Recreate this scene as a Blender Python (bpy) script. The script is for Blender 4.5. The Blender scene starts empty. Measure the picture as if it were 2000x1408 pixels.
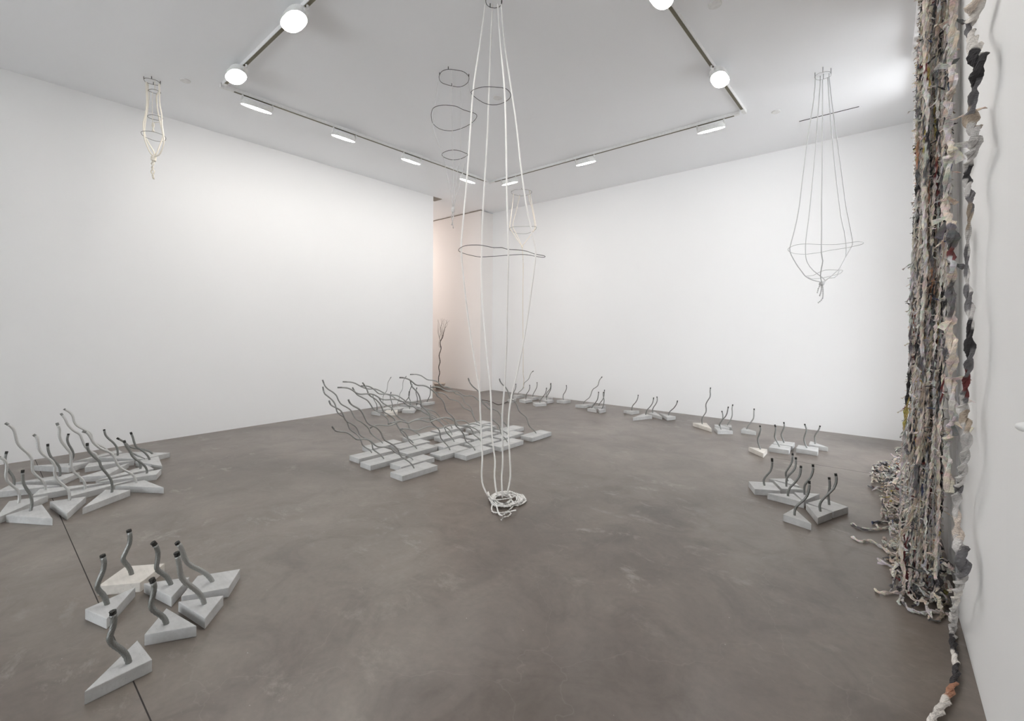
LENS, SKY, HALL, EXPO = 92.0, 7.4, 78.0, 0.0
import bpy, bmesh, math, random
from mathutils import Vector
random.seed(7)
SC = bpy.context.scene
COL = SC.collection

# ------------------------------------------------------------------ helpers
def tag(o, label=None, cat=None, group=None, kind=None):
    if label: o['label'] = label
    if cat: o['category'] = cat
    if group: o['group'] = group
    if kind: o['kind'] = kind
    return o

def link(name, me, mat=None, parent=None, smooth=False):
    o = bpy.data.objects.new(name, me)
    COL.objects.link(o)
    if mat:
        me.materials.append(mat)
    if smooth:
        me.polygons.foreach_set('use_smooth', [True] * len(me.polygons))
    if parent: o.parent = parent
    return o

def mesh(name, verts, faces, mat=None, parent=None, smooth=False, colors=None, origin=None):
    if origin is not None:
        ox, oy, oz = origin
        verts = [(v[0] - ox, v[1] - oy, v[2] - oz) for v in verts]
    me = bpy.data.meshes.new(name)
    me.from_pydata([tuple(v) for v in verts], [], faces)
    if colors:
        ca = me.color_attributes.new('ink', 'FLOAT_COLOR', 'POINT')
        ca.data.foreach_set('color', [c for col in colors for c in (col[0], col[1], col[2], 1.0)])
    me.update()
    return link(name, me, mat, parent, smooth)

def empty(name, loc):
    o = bpy.data.objects.new(name, None)
    COL.objects.link(o)
    o.location = loc
    o.empty_display_size = .1
    return o

def box(name, lo, hi, mat, parent=None, bevel=0.0, origin=None):
    bm = bmesh.new()
    bmesh.ops.create_cube(bm, size=1)
    for v in bm.verts:
        v.co = Vector([lo[i] + (v.co[i] + .5) * (hi[i] - lo[i]) for i in range(3)])
    if bevel:
        bmesh.ops.bevel(bm, geom=bm.edges[:], offset=bevel, segments=2, affect='EDGES', profile=.7)
    if origin is not None:
        for v in bm.verts: v.co -= Vector(origin)
    me = bpy.data.meshes.new(name)
    bm.to_mesh(me); bm.free()
    return link(name, me, mat, parent)

def boxes(name, lst, mat, kind='structure'):
    V, F = [], []
    for lo, hi in lst:
        n = len(V)
        for x in (lo[0], hi[0]):
            for y in (lo[1], hi[1]):
                for z in (lo[2], hi[2]): V.append((x, y, z))
        F += [[n+i for i in q] for q in ((0,1,3,2),(4,6,7,5),(0,4,5,1),(2,3,7,6),(0,2,6,4),(1,5,7,3))]
    o = mesh(name, V, F, mat)
    if kind: o['kind'] = kind
    return o

def catmull(P, step, closed=False, smooth=0):
    P = [Vector(p) for p in P]
    for _ in range(smooth):
        Q = P[:]
        for i in range(len(P)):
            if not closed and i in (0, len(P) - 1): continue
            Q[i] = P[i] * .5 + (P[i - 1] + P[(i + 1) % len(P)]) * .25
        P = Q
    n = len(P)
    out = []
    segs = n if closed else n - 1
    for i in range(segs):
        p1, p2 = P[i], P[(i + 1) % n]
        p0 = P[i - 1] if (closed or i > 0) else p1 * 2 - p2
        p3 = P[(i + 2) % n] if (closed or i + 2 < n) else p2 * 2 - p1
        k = max(1, int(round((p2 - p1).length / step)))
        for j in range(k):
            t = j / k
            out.append(.5 * ((2 * p1) + (p2 - p0) * t + (2 * p0 - 5 * p1 + 4 * p2 - p3) * t * t + (3 * p1 - p0 - 3 * p2 + p3) * t ** 3))
    if not closed: out.append(P[-1])
    return out

def frames(path, closed=False):
    n = len(path)
    T = []
    for i in range(n):
        a = path[i - 1] if (closed or i > 0) else path[0]
        b = path[(i + 1) % n] if (closed or i + 1 < n) else path[-1]
        d = (b - a)
        T.append(d.normalized() if d.length > 1e-9 else Vector((0, 0, 1)))
    ref = Vector((1, 0, 0)) if abs(T[0].x) < .8 else Vector((0, 1, 0))
    N = []
    u = (ref - T[0] * ref.dot(T[0])).normalized()
    for t in T:
        u = (u - t * u.dot(t))
        u = u.normalized() if u.length > 1e-6 else t.orthogonal().normalized()
        N.append((u.copy(), t.cross(u).normalized()))
    return T, N

def tube(path, r, sides=8, closed=False, lobes=0, amp=.0, pitch=.1, taper=None, V=None, F=None):
    """sweeps a (twisted, lobed) round section along the path; returns verts and faces"""
    V = [] if V is None else V
    F = [] if F is None else F
    base = len(V)
    T, N = frames(path, closed)
    s = 0.0
    n = len(path)
    for i, p in enumerate(path):
        if i: s += (p - path[i - 1]).length
        u, w = N[i]
        rr = r if taper is None else r * taper(i / max(1, n - 1))
        for k in range(sides):
            a = 2 * math.pi * k / sides
            tw = 2 * math.pi * s / pitch if lobes else 0
            q = rr * (1 + (amp * math.cos(lobes * a) if lobes else 0))
            V.append(p + (u * math.cos(a + tw) + w * math.sin(a + tw)) * q)
    rings = n if closed else n - 1
    for i in range(rings):
        for k in range(sides):
            a = base + i * sides + k
            b = base + i * sides + (k + 1) % sides
            c = base + ((i + 1) % n) * sides + (k + 1) % sides
            d = base + ((i + 1) % n) * sides + k
            F.append([a, b, c, d])
    if not closed:
        F.append([base + k for k in range(sides)][::-1])
        F.append([base + (n - 1) * sides + k for k in range(sides)])
    return V, F

# ------------------------------------------------------------------ materials
def mat(name):
    m = bpy.data.materials.new(name)
    m.use_nodes = True
    nt = m.node_tree
    return m, nt, nt.nodes['Principled BSDF']

def add(nt, t, **kw):
    n = nt.nodes.new(t)
    for k, v in kw.items():
        if k in n.inputs.keys(): n.inputs[k].default_value = v
        else: setattr(n, k, v)
    return n

def coords(nt, which='Object', scale=(1, 1, 1)):
    tc = add(nt, 'ShaderNodeTexCoord')
    mp = add(nt, 'ShaderNodeMapping')
    mp.inputs['Scale'].default_value = scale
    nt.links.new(tc.outputs[which], mp.inputs['Vector'])
    return mp.outputs['Vector']

def ramp(nt, fac, stops):
    r = add(nt, 'ShaderNodeValToRGB')
    e = r.color_ramp.elements
    while len(e) < len(stops): e.new(.5)
    for el, (p, c) in zip(e, stops):
        el.position = p
        el.color = (*c, 1) if len(c) == 3 else c
    nt.links.new(fac, r.inputs['Fac'])
    return r.outputs['Color']

def noise(nt, vec, scale, detail=4, rough=.55, dist=0):
    n = add(nt, 'ShaderNodeTexNoise', Scale=scale, Detail=detail, Roughness=rough, Distortion=dist)
    nt.links.new(vec, n.inputs['Vector'])
    return n.outputs['Fac']

def mixc(nt, fac, a, b, mode='MIX'):
    m = add(nt, 'ShaderNodeMix', data_type='RGBA', blend_type=mode)
    for sock, v in ((m.inputs['Factor'], fac), (m.inputs[6], a), (m.inputs[7], b)):
        if hasattr(v, 'is_linked') or hasattr(v, 'links'): nt.links.new(v, sock)
        elif isinstance(v, (int, float)): sock.default_value = v
        else: sock.default_value = (*v, 1)
    return m.outputs[2]

def bump(nt, b, h, strength, dist=.01):
    n = add(nt, 'ShaderNodeBump', Strength=strength, Distance=dist)
    nt.links.new(h, n.inputs['Height'])
    nt.links.new(n.outputs['Normal'], b.inputs['Normal'])

def plain(name, col, rough=.6, metal=0.0, nscale=40, amt=.06, bmp=0.0):
    m, nt, b = mat(name)
    v = coords(nt)
    f = noise(nt, v, nscale, 3)
    c = ramp(nt, f, [(.3, tuple(x * (1 - amt) for x in col)), (.7, tuple(min(1, x * (1 + amt)) for x in col))])
    nt.links.new(c, b.inputs['Base Color'])
    b.inputs['Roughness'].default_value = rough
    b.inputs['Metallic'].default_value = metal
    if bmp: bump(nt, b, f, bmp, .004)
    return m

def wall_paint(name, col):
    m, nt, b = mat(name)
    v = coords(nt)
    c = ramp(nt, noise(nt, v, .7, 3), [(.3, tuple(x * .985 for x in col)), (.7, col)])
    nt.links.new(c, b.inputs['Base Color'])
    b.inputs['Roughness'].default_value = .75
    bump(nt, b, noise(nt, v, 160, 2), .03, .002)
    return m

def floor_mat():
    m, nt, b = mat('polished concrete')
    v = coords(nt)
    big = noise(nt, v, .55, 6, .6, .6)
    mid = noise(nt, v, 2.6, 8, .65, .9)
    fine = noise(nt, v, 30, 5, .6)
    c1 = ramp(nt, big, [(.34, (.112, .091, .077)), (.5, (.160, .133, .114)), (.68, (.215, .187, .163))])
    c2 = ramp(nt, mid, [(.32, (.72, .71, .70)), (.5, (1, 1, 1)), (.72, (1.2, 1.2, 1.2))])
    c = mixc(nt, .85, c1, c2, 'MULTIPLY')
    c3 = ramp(nt, fine, [(.3, (.86, .86, .86)), (.7, (1.1, 1.1, 1.1))])
    c = mixc(nt, .5, c, c3, 'MULTIPLY')
    # pale scuffs and flaking patches
    sc = noise(nt, coords(nt, scale=(1.0, 1.7, 1)), 3.1, 9, .72, .3)
    sm = ramp(nt, sc, [(.55, (0, 0, 0)), (.68, (1, 1, 1))])
    spots = noise(nt, v, .9, 2)
    sp = ramp(nt, spots, [(.44, (0, 0, 0)), (.62, (.6, .6, .6))])
    fac = mixc(nt, 1.0, sm, sp, 'MULTIPLY')
    c = mixc(nt, fac, c, (.37, .345, .31))
    # white specks of grit
    vo = add(nt, 'ShaderNodeTexVoronoi', Scale=9.0)
    nt.links.new(v, vo.inputs['Vector'])
    spk = ramp(nt, vo.outputs['Distance'], [(.012, (1, 1, 1)), (.03, (0, 0, 0))])
    c = mixc(nt, spk, c, (.42, .40, .37))
    # hairline crazing
    vc = add(nt, 'ShaderNodeTexVoronoi', Scale=1.15, feature='DISTANCE_TO_EDGE')
    wv = add(nt, 'ShaderNodeVectorMath', operation='ADD')
    nz = add(nt, 'ShaderNodeTexNoise', Scale=2.5, Detail=4)
    nt.links.new(v, nz.inputs['Vector'])
    sc2 = add(nt, 'ShaderNodeVectorMath', operation='SCALE')
    sc2.inputs['Scale'].default_value = .5
    nt.links.new(nz.outputs['Color'], sc2.inputs[0])
    nt.links.new(v, wv.inputs[0]); nt.links.new(sc2.outputs[0], wv.inputs[1])
    nt.links.new(wv.outputs[0], vc.inputs['Vector'])
    crk = ramp(nt, vc.outputs['Distance'], [(.001, (.16, .16, .16)), (.004, (0, 0, 0))])
    c = mixc(nt, crk, c, (.33, .30, .27))
    nt.links.new(c, b.inputs['Base Color'])
    b.inputs['Roughness'].default_value = .29
    b.inputs['Specular IOR Level'].default_value = .5
    bump(nt, b, mid, .05, .01)
    return m

def concrete_mat(name, base):
    m, nt, b = mat(name)
    v = coords(nt)
    f = noise(nt, v, 9, 6, .6)
    c = ramp(nt, f, [(.3, tuple(x * .86 for x in base)), (.7, tuple(min(1, x * 1.08) for x in base))])
    vo = add(nt, 'ShaderNodeTexVoronoi', Scale=70.0)
    nt.links.new(v, vo.inputs['Vector'])
    pit = ramp(nt, vo.outputs['Distance'], [(.07, (1, 1, 1)), (.14, (0, 0, 0))])
    gate = ramp(nt, noise(nt, v, 25, 2), [(.46, (0, 0, 0)), (.52, (.85, .85, .85))])
    pf = mixc(nt, 1.0, pit, gate, 'MULTIPLY')
    c = mixc(nt, pf, c, tuple(x * .55 for x in base))
    st = noise(nt, coords(nt, scale=(3, 30, 30)), 2, 3)
    c = mixc(nt, .25, c, ramp(nt, st, [(.35, (.8, .8, .8)), (.65, (1.1, 1.1, 1.1))]), 'MULTIPLY')
    nt.links.new(c, b.inputs['Base Color'])
    b.inputs['Roughness'].default_value = .8
    bump(nt, b, noise(nt, v, 90, 4, .7), .25, .003)
    return m

def paper_mat():
    m, nt, b = mat('newsprint')
    at = add(nt, 'ShaderNodeAttribute', attribute_name='ink')
    v = coords(nt)
    wv = add(nt, 'ShaderNodeTexWave', wave_type='BANDS', bands_direction='Z', Scale=45.0, Distortion=5.0, Detail=3.0)
    wv.inputs['Detail Scale'].default_value = 4.0
    nt.links.new(v, wv.inputs['Vector'])
    lines = ramp(nt, wv.outputs['Fac'], [(.35, (.6, .6, .6)), (.55, (1, 1, 1))])
    gate = ramp(nt, noise(nt, v, 14, 2), [(.42, (0, 0, 0)), (.56, (.75, .75, .75))])
    c = mixc(nt, gate, at.outputs['Color'], lines, 'MULTIPLY')
    c = mixc(nt, .6, c, ramp(nt, noise(nt, v, 60, 4, .7), [(.3, (.72, .71, .70)), (.65, (1.08, 1.08, 1.08))]), 'MULTIPLY')
    nt.links.new(c, b.inputs['Base Color'])
    b.inputs['Roughness'].default_value = .85
    bump(nt, b, noise(nt, v, 120, 3, .6), .5, .004)
    return m

def rope_mat(name, col):
    m, nt, b = mat(name)
    v = coords(nt)
    f = noise(nt, coords(nt, scale=(1, 1, .4)), 220, 3)
    c = ramp(nt, f, [(.3, tuple(x * .94 for x in col)), (.65, col)])
    nt.links.new(c, b.inputs['Base Color'])
    b.inputs['Roughness'].default_value = .9
    bump(nt, b, f, .2, .002)
    return m

def emit_mat(name, col, strength):
    m = bpy.data.materials.new(name); m.use_nodes = True
    nt = m.node_tree
    nt.nodes.clear()
    o = nt.nodes.new('ShaderNodeOutputMaterial'); e = nt.nodes.new('ShaderNodeEmission')
    e.inputs[0].default_value = (*col, 1); e.inputs[1].default_value = strength
    nt.links.new(e.outputs[0], o.inputs[0])
    return m

def glass_mat():
    m = bpy.data.materials.new('window glass'); m.use_nodes = True
    nt = m.node_tree; nt.nodes.clear()
    o = nt.nodes.new('ShaderNodeOutputMaterial'); x = nt.nodes.new('ShaderNodeMixShader')
    t = nt.nodes.new('ShaderNodeBsdfTransparent'); g = nt.nodes.new('ShaderNodeBsdfGlossy')
    g.inputs['Roughness'].default_value = .02
    x.inputs[0].default_value = .06
    nt.links.new(t.outputs[0], x.inputs[1]); nt.links.new(g.outputs[0], x.inputs[2]); nt.links.new(x.outputs[0], o.inputs[0])
    return m

M_WALL = wall_paint('white wall paint', (.865, .865, .865))
M_HALL = wall_paint('warm white wall paint', (.82, .79, .77))
M_CEIL = wall_paint('ceiling paint', (.91, .92, .935))
M_FLOOR = floor_mat()
M_CONC = concrete_mat('cast concrete', (.52, .52, .515))
M_CREAM = concrete_mat('cream concrete', (.66, .625, .575))
M_STEEL = plain('galvanised steel rope', (.27, .275, .265), .42, .75, 300, .18, .2)
M_BRIGHT = plain('bright galvanised rope', (.60, .60, .585), .38, .55, 300, .1, .2)
M_MID = plain('grey steel rope', (.40, .405, .39), .42, .7, 300, .15, .2)
M_END = plain('dark cut rope end', (.035, .034, .032), .6, .4, 200, .2)
M_WIRE = plain('dark steel wire', (.09, .09, .09), .5, .6)
M_COTTON = rope_mat('white cotton rope', (.93, .915, .89))
M_CREAMROPE = rope_mat('cream cotton rope', (.82, .77, .68))
M_STRING = rope_mat('pale grey string', (.72, .71, .70))
M_TAN = rope_mat('tan string', (.80, .73, .63))
M_PAPER = paper_mat()
M_TWIG = plain('blackened twisted steel', (.035, .03, .027), .6, .3)
M_TWIGF = plain('thin grey brown wire', (.16, .135, .125), .6, .3)
M_POT = plain('tan plaster', (.42, .37, .32), .8)
M_WHITEM = plain('white enamel', (.8, .8, .79), .4)
M_SLOT = plain('olive track slot', (.13, .115, .07), .45, .3)
M_GROOVE = plain('dark groove', (.035, .03, .028), .9)
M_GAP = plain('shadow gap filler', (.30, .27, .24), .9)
M_LENS = emit_mat('lamp lens', (1.0, .968, .925), LENS)
M_LENS_LOW = emit_mat('lamp lens dimmed', (1.0, .968, .925), LENS * .72)
M_GLASS = glass_mat()

SLABS = [
 ['A1',[[-2.417,0.274],[-2.428,0.497],[-2.637,0.482]],[[-2.484,0.424,0.054],[-2.484,0.419,0.078],[-2.484,0.41,0.103],[-2.484,0.397,0.126],[-2.484,0.38,0.15],[-2.484,0.367,0.173],[-2.484,0.362,0.19],[-2.484,0.365,0.208],[-2.484,0.37,0.225],[-2.484,0.374,0.245],[-2.484,0.375,0.267],[-2.484,0.373,0.287],[-2.484,0.371,0.302]],0.0115,0],
 ['A2',[[-2.936,0.417],[-3.182,0.574],[-3.128,0.357]],[[-3.091,0.44,0.054],[-3.091,0.434,0.084],[-3.091,0.423,0.114],[-3.091,0.408,0.141],[-3.091,0.402,0.164],[-3.091,0.408,0.191],[-3.091,0.417,0.216],[-3.091,0.425,0.241],[-3.091,0.428,0.269],[-3.091,0.426,0.294],[-3.091,0.421,0.318]],0.0115,0],
 ['A3',[[-3.207,0.597],[-3.217,0.611],[-3.361,0.745],[-3.502,0.581],[-3.347,0.432]],[[-3.356,0.584,0.054],[-3.356,0.577,0.085],[-3.356,0.564,0.116],[-3.356,0.548,0.148],[-3.356,0.546,0.167],[-3.356,0.554,0.187],[-3.356,0.564,0.211],[-3.356,0.573,0.235],[-3.356,0.576,0.262],[-3.356,0.575,0.291],[-3.356,0.57,0.318]],0.0115,1],
 ['A4',[[-2.907,0.671],[-3.068,0.796],[-3.191,0.606]],[[-3.058,0.702,0.054],[-3.058,0.695,0.076],[-3.058,0.682,0.107],[-3.058,0.662,0.134],[-3.058,0.643,0.159],[-3.058,0.638,0.183],[-3.058,0.642,0.212],[-3.058,0.644,0.24],[-3.058,0.642,0.27],[-3.058,0.632,0.3],[-3.058,0.62,0.32]],0.0115,0],
 ['A5',[[-2.881,0.703],[-2.774,0.9],[-2.941,1.017],[-3.051,0.826]],[[-2.916,0.861,0.054],[-2.916,0.85,0.078],[-2.916,0.829,0.112],[-2.916,0.799,0.146],[-2.916,0.771,0.173],[-2.916,0.746,0.204],[-2.916,0.73,0.239],[-2.916,0.722,0.271],[-2.916,0.712,0.303],[-2.916,0.695,0.337]],0.0115,0],
 ['A6',[[-2.568,0.728],[-2.719,0.86],[-2.841,0.682]],[[-2.713,0.765,0.054],[-2.713,0.76,0.077],[-2.713,0.748,0.108],[-2.713,0.729,0.141],[-2.713,0.702,0.178],[-2.713,0.68,0.207],[-2.713,0.665,0.24],[-2.713,0.66,0.273],[-2.713,0.656,0.306],[-2.713,0.652,0.338],[-2.713,0.645,0.368]],0.0115,0],
 ['A7',[[-2.654,0.505],[-2.538,0.688],[-2.823,0.63]],[[-2.669,0.596,0.054],[-2.669,0.589,0.081],[-2.669,0.575,0.105],[-2.669,0.555,0.132],[-2.669,0.54,0.156],[-2.669,0.537,0.178],[-2.669,0.541,0.205],[-2.669,0.546,0.232],[-2.669,0.548,0.256],[-2.669,0.544,0.279],[-2.669,0.538,0.298]],0.0115,0],
 ['B1',[[-5.091,0.094],[-5.461,0.402],[-5.532,0.179]],[[-5.408,0.227,0.054],[-5.408,0.232,0.09],[-5.408,0.229,0.132],[-5.408,0.215,0.173],[-5.408,0.19,0.21],[-5.408,0.167,0.25],[-5.408,0.159,0.299],[-5.408,0.162,0.353],[-5.408,0.16,0.393],[-5.408,0.147,0.426],[-5.408,0.127,0.446],[-5.408,0.11,0.459]],0.0095,0],
 ['B2',[[-5.13,0.147],[-4.775,0.374],[-5.23,0.349]],[[-5.109,0.278,0.054],[-5.109,0.284,0.09],[-5.109,0.284,0.136],[-5.109,0.275,0.184],[-5.109,0.255,0.235],[-5.109,0.24,0.285],[-5.109,0.235,0.338],[-5.109,0.236,0.383]],0.0095,0],
 ['B3',[[-4.821,0.453],[-5.191,0.607],[-5.268,0.392]],[[-5.168,0.5,0.054],[-5.168,0.5,0.099],[-5.168,0.492,0.143],[-5.168,0.47,0.183],[-5.168,0.443,0.221],[-5.168,0.422,0.261],[-5.168,0.413,0.307],[-5.168,0.414,0.355],[-5.168,0.4,0.399],[-5.168,0.369,0.44],[-5.168,0.341,0.479],[-5.168,0.325,0.523],[-5.168,0.32,0.57],[-5.168,0.313,0.612],[-5.168,0.295,0.636]],0.0095,0],
 ['B4',[[-4.873,0.542],[-5.099,0.881],[-5.28,0.738]],[[-5.146,0.761,0.054],[-5.146,0.763,0.094],[-5.146,0.757,0.153],[-5.146,0.735,0.209],[-5.146,0.707,0.26],[-5.146,0.688,0.302],[-5.146,0.679,0.341],[-5.146,0.665,0.363],[-5.146,0.638,0.4],[-5.146,0.613,0.443],[-5.146,0.605,0.478],[-5.146,0.603,0.513]],0.0095,0],
 ['B5',[[-4.939,1.083],[-5.33,1.018],[-5.338,0.808]],[[-5.279,0.95,0.054],[-5.279,0.942,0.095],[-5.279,0.921,0.14],[-5.279,0.888,0.175],[-5.279,0.853,0.204],[-5.279,0.828,0.236],[-5.279,0.808,0.28],[-5.279,0.795,0.322],[-5.279,0.778,0.361],[-5.279,0.749,0.39],[-5.279,0.71,0.417],[-5.279,0.677,0.456],[-5.279,0.654,0.492],[-5.279,0.64,0.533],[-5.279,0.619,0.575],[-5.279,0.589,0.595]],0.0095,0],
 ['B9',[[-6.189,1.1],[-6.449,0.765],[-6.258,0.712]],[[-6.416,0.836,0.054],[-6.416,0.832,0.098],[-6.416,0.818,0.139],[-6.416,0.778,0.179],[-6.416,0.746,0.218],[-6.416,0.729,0.254],[-6.416,0.711,0.321],[-6.416,0.694,0.372],[-6.416,0.648,0.419],[-6.416,0.609,0.481],[-6.416,0.586,0.547],[-6.416,0.556,0.61]],0.0095,0],
 ['B10',[[-6.703,1.085],[-6.876,1.077],[-6.626,0.668]],[[-6.82,0.977,0.054],[-6.82,0.949,0.105],[-6.82,0.918,0.133],[-6.82,0.869,0.173],[-6.82,0.842,0.215],[-6.82,0.827,0.289],[-6.82,0.774,0.345],[-6.82,0.719,0.397],[-6.82,0.695,0.443],[-6.82,0.682,0.512],[-6.82,0.658,0.557],[-6.82,0.614,0.598]],0.0095,0],
 ['B11',[[-6.178,1.179],[-6.631,1.115],[-6.607,0.866]],[[-6.559,1.017,0.054],[-6.559,1.017,0.103],[-6.559,1.006,0.154],[-6.559,0.978,0.208],[-6.559,0.942,0.255],[-6.559,0.915,0.304],[-6.559,0.903,0.365]],0.0095,0],
 ['B12',[[-6.189,1.187],[-6.256,1.429],[-6.638,1.148]],[[-6.346,1.282,0.054],[-6.346,1.256,0.087],[-6.346,1.211,0.117],[-6.346,1.16,0.139],[-6.346,1.116,0.156],[-6.346,1.079,0.18],[-6.346,1.048,0.222],[-6.346,1.018,0.255],[-6.346,0.977,0.291]],0.0095,0],
 ['B13',[[-5.724,1.238],[-6.198,1.307],[-6.128,1.09]],[[-6.086,1.205,0.054],[-6.086,1.192,0.096],[-6.086,1.161,0.146],[-6.086,1.125,0.185],[-6.086,1.094,0.218],[-6.086,1.076,0.268],[-6.086,1.064,0.324],[-6.086,1.047,0.381]],0.0095,0],
 ['B14',[[-5.769,0.814],[-6.122,1.044],[-5.904,0.635]],None,0.0095,0],
 ['B15',[[-5.683,1.163],[-5.886,1.147],[-5.653,0.716]],[[-5.776,1.071,0.054],[-5.776,1.071,0.085],[-5.776,1.062,0.124],[-5.776,1.039,0.158],[-5.776,1.005,0.21],[-5.776,0.982,0.258],[-5.776,0.96,0.306],[-5.776,0.951,0.337],[-5.776,0.944,0.365]],0.0095,0],
 ['B16',[[-5.434,1.133],[-5.613,1.211],[-5.585,0.723]],[[-5.548,1.079,0.054],[-5.548,1.076,0.094],[-5.548,1.059,0.134],[-5.548,1.026,0.177],[-5.548,0.992,0.213],[-5.548,0.965,0.254],[-5.548,0.949,0.306],[-5.548,0.93,0.349],[-5.548,0.914,0.376],[-5.548,0.91,0.401]],0.0095,0],
 ['B17',[[-5.293,0.518],[-5.414,0.953],[-5.461,0.514]],[[-5.422,0.622,0.054],[-5.422,0.623,0.091],[-5.422,0.608,0.139],[-5.422,0.576,0.188],[-5.422,0.547,0.235],[-5.422,0.534,0.289],[-5.422,0.534,0.348],[-5.422,0.528,0.4],[-5.422,0.502,0.449],[-5.422,0.474,0.505],[-5.422,0.462,0.557],[-5.422,0.461,0.615],[-5.422,0.446,0.669]],0.0095,0],
 ['B18',[[-5.517,0.756],[-5.738,0.363],[-5.552,0.309]],[[-5.655,0.397,0.054],[-5.655,0.394,0.099],[-5.655,0.379,0.14],[-5.655,0.349,0.184],[-5.655,0.321,0.235],[-5.655,0.316,0.287],[-5.655,0.313,0.345],[-5.655,0.289,0.401],[-5.655,0.255,0.451],[-5.655,0.231,0.499],[-5.655,0.221,0.551],[-5.655,0.211,0.609],[-5.655,0.192,0.648],[-5.655,0.162,0.682]],0.0095,0],
 ['B7',[[-5.922,0.533],[-6.104,0.666],[-6.15,0.231]],[[-6.071,0.521,0.054],[-6.071,0.522,0.106],[-6.071,0.512,0.157],[-6.071,0.483,0.211],[-6.071,0.456,0.265],[-6.071,0.442,0.324],[-6.071,0.439,0.381]],0.0095,0],
 ['B8',[[-6.37,0.612],[-6.491,0.785],[-6.744,0.383]],[[-6.496,0.628,0.054],[-6.496,0.639,0.085],[-6.496,0.653,0.134],[-6.496,0.653,0.178],[-6.496,0.639,0.224],[-6.496,0.62,0.271],[-6.496,0.61,0.326],[-6.496,0.62,0.379]],0.0095,0],
 ['B19',[[-5.719,0.499],[-6.108,0.209],[-5.914,0.111]],[[-6.018,0.224,0.054],[-6.018,0.226,0.106],[-6.018,0.216,0.147],[-6.018,0.198,0.189],[-6.018,0.181,0.238],[-6.018,0.172,0.285],[-6.018,0.173,0.329],[-6.018,0.181,0.375]],0.0095,0],
 ['D1',[[-0.875,4.496],[-0.685,4.605],[-0.782,4.806],[-0.969,4.691]],[[-0.826,4.659,0.054],[-0.832,4.659,0.089],[-0.826,4.659,0.12],[-0.805,4.659,0.155],[-0.781,4.659,0.19],[-0.768,4.659,0.229],[-0.763,4.659,0.272],[-0.765,4.659,0.317]],0.009,0],
 ['D2',[[-0.571,4.854],[-0.668,5.052],[-0.833,4.904]],[[-0.681,4.944,0.054],[-0.691,4.944,0.083],[-0.697,4.944,0.126],[-0.684,4.944,0.159],[-0.663,4.944,0.201],[-0.647,4.944,0.241],[-0.641,4.944,0.286],[-0.642,4.944,0.324]],0.009,0],
 ['D3',[[-0.689,4.666],[-0.522,4.782],[-0.79,4.875]],[[-0.665,4.762,0.054],[-0.666,4.762,0.093],[-0.662,4.762,0.13],[-0.644,4.762,0.164],[-0.618,4.762,0.199],[-0.598,4.762,0.239],[-0.592,4.762,0.282],[-0.593,4.762,0.335]],0.009,0],
 ['D4',[[-0.487,4.424],[-0.589,4.594],[-0.772,4.455]],[[-0.617,4.5,0.054],[-0.615,4.5,0.089],[-0.601,4.5,0.132],[-0.577,4.5,0.165],[-0.553,4.5,0.204],[-0.534,4.5,0.242],[-0.525,4.5,0.283],[-0.523,4.5,0.334]],0.009,0],
 ['D5',[[-0.497,4.446],[-0.409,4.746],[-0.592,4.642]],[[-0.51,4.631,0.054],[-0.514,4.631,0.093],[-0.51,4.631,0.134],[-0.494,4.631,0.169],[-0.472,4.631,0.205],[-0.456,4.631,0.249],[-0.449,4.631,0.29],[-0.451,4.631,0.329]],0.009,0],
 ['D6',[[-0.588,4.027],[-0.392,3.973],[-0.537,4.233]],[[-0.514,4.067,0.054],[-0.512,4.067,0.088],[-0.503,4.067,0.12],[-0.482,4.067,0.151],[-0.454,4.067,0.186],[-0.433,4.067,0.224],[-0.423,4.067,0.261],[-0.418,4.067,0.302],[-0.419,4.067,0.342]],0.009,0],
 ['D7',[[-0.369,4.122],[-0.288,4.337],[-0.479,4.41]],[[-0.367,4.288,0.054],[-0.372,4.288,0.092],[-0.363,4.288,0.13],[-0.338,4.288,0.173],[-0.308,4.288,0.216],[-0.283,4.288,0.253],[-0.267,4.288,0.303],[-0.265,4.288,0.339],[-0.27,4.288,0.375]],0.009,0],
 ['D8',[[-0.47,4.432],[-0.284,4.347],[-0.198,4.546],[-0.375,4.642]],[[-0.325,4.495,0.054],[-0.328,4.495,0.094],[-0.33,4.495,0.131],[-0.325,4.495,0.17],[-0.321,4.495,0.209],[-0.323,4.495,0.246],[-0.326,4.495,0.28]],0.009,0],
 ['E1',[[-1.048,5.848],[-1.048,6.092],[-1.249,6.056]],[[-1.111,6.023,0.054],[-1.123,6.023,0.086],[-1.137,6.023,0.133],[-1.141,6.023,0.175],[-1.129,6.023,0.22],[-1.116,6.023,0.265],[-1.11,6.023,0.303],[-1.119,6.023,0.34]],0.0085,1],
 ['E2',[[-1.055,6.192],[-0.838,6.198],[-0.85,6.421],[-1.057,6.403]],[[-0.956,6.308,0.054],[-0.969,6.308,0.086],[-0.994,6.308,0.133],[-1.008,6.308,0.168],[-1.004,6.308,0.213],[-0.998,6.308,0.258],[-1.0,6.308,0.29],[-1.007,6.308,0.319]],0.0085,0],
 ['E3',[[-1.051,6.434],[-0.835,6.449],[-0.84,6.681],[-1.054,6.633]],[[-0.948,6.572,0.054],[-0.956,6.572,0.088],[-0.974,6.572,0.131],[-0.976,6.572,0.164],[-0.963,6.572,0.205],[-0.947,6.572,0.246],[-0.944,6.572,0.279],[-0.95,6.572,0.316]],0.0085,0],
 ['E4',[[-0.795,6.369],[-0.569,6.351],[-0.582,6.582],[-0.795,6.563]],[[-0.691,6.473,0.054],[-0.707,6.473,0.092],[-0.721,6.473,0.14],[-0.718,6.473,0.184],[-0.703,6.473,0.236],[-0.697,6.473,0.275],[-0.705,6.473,0.311],[-0.717,6.473,0.342]],0.0085,0],
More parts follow.
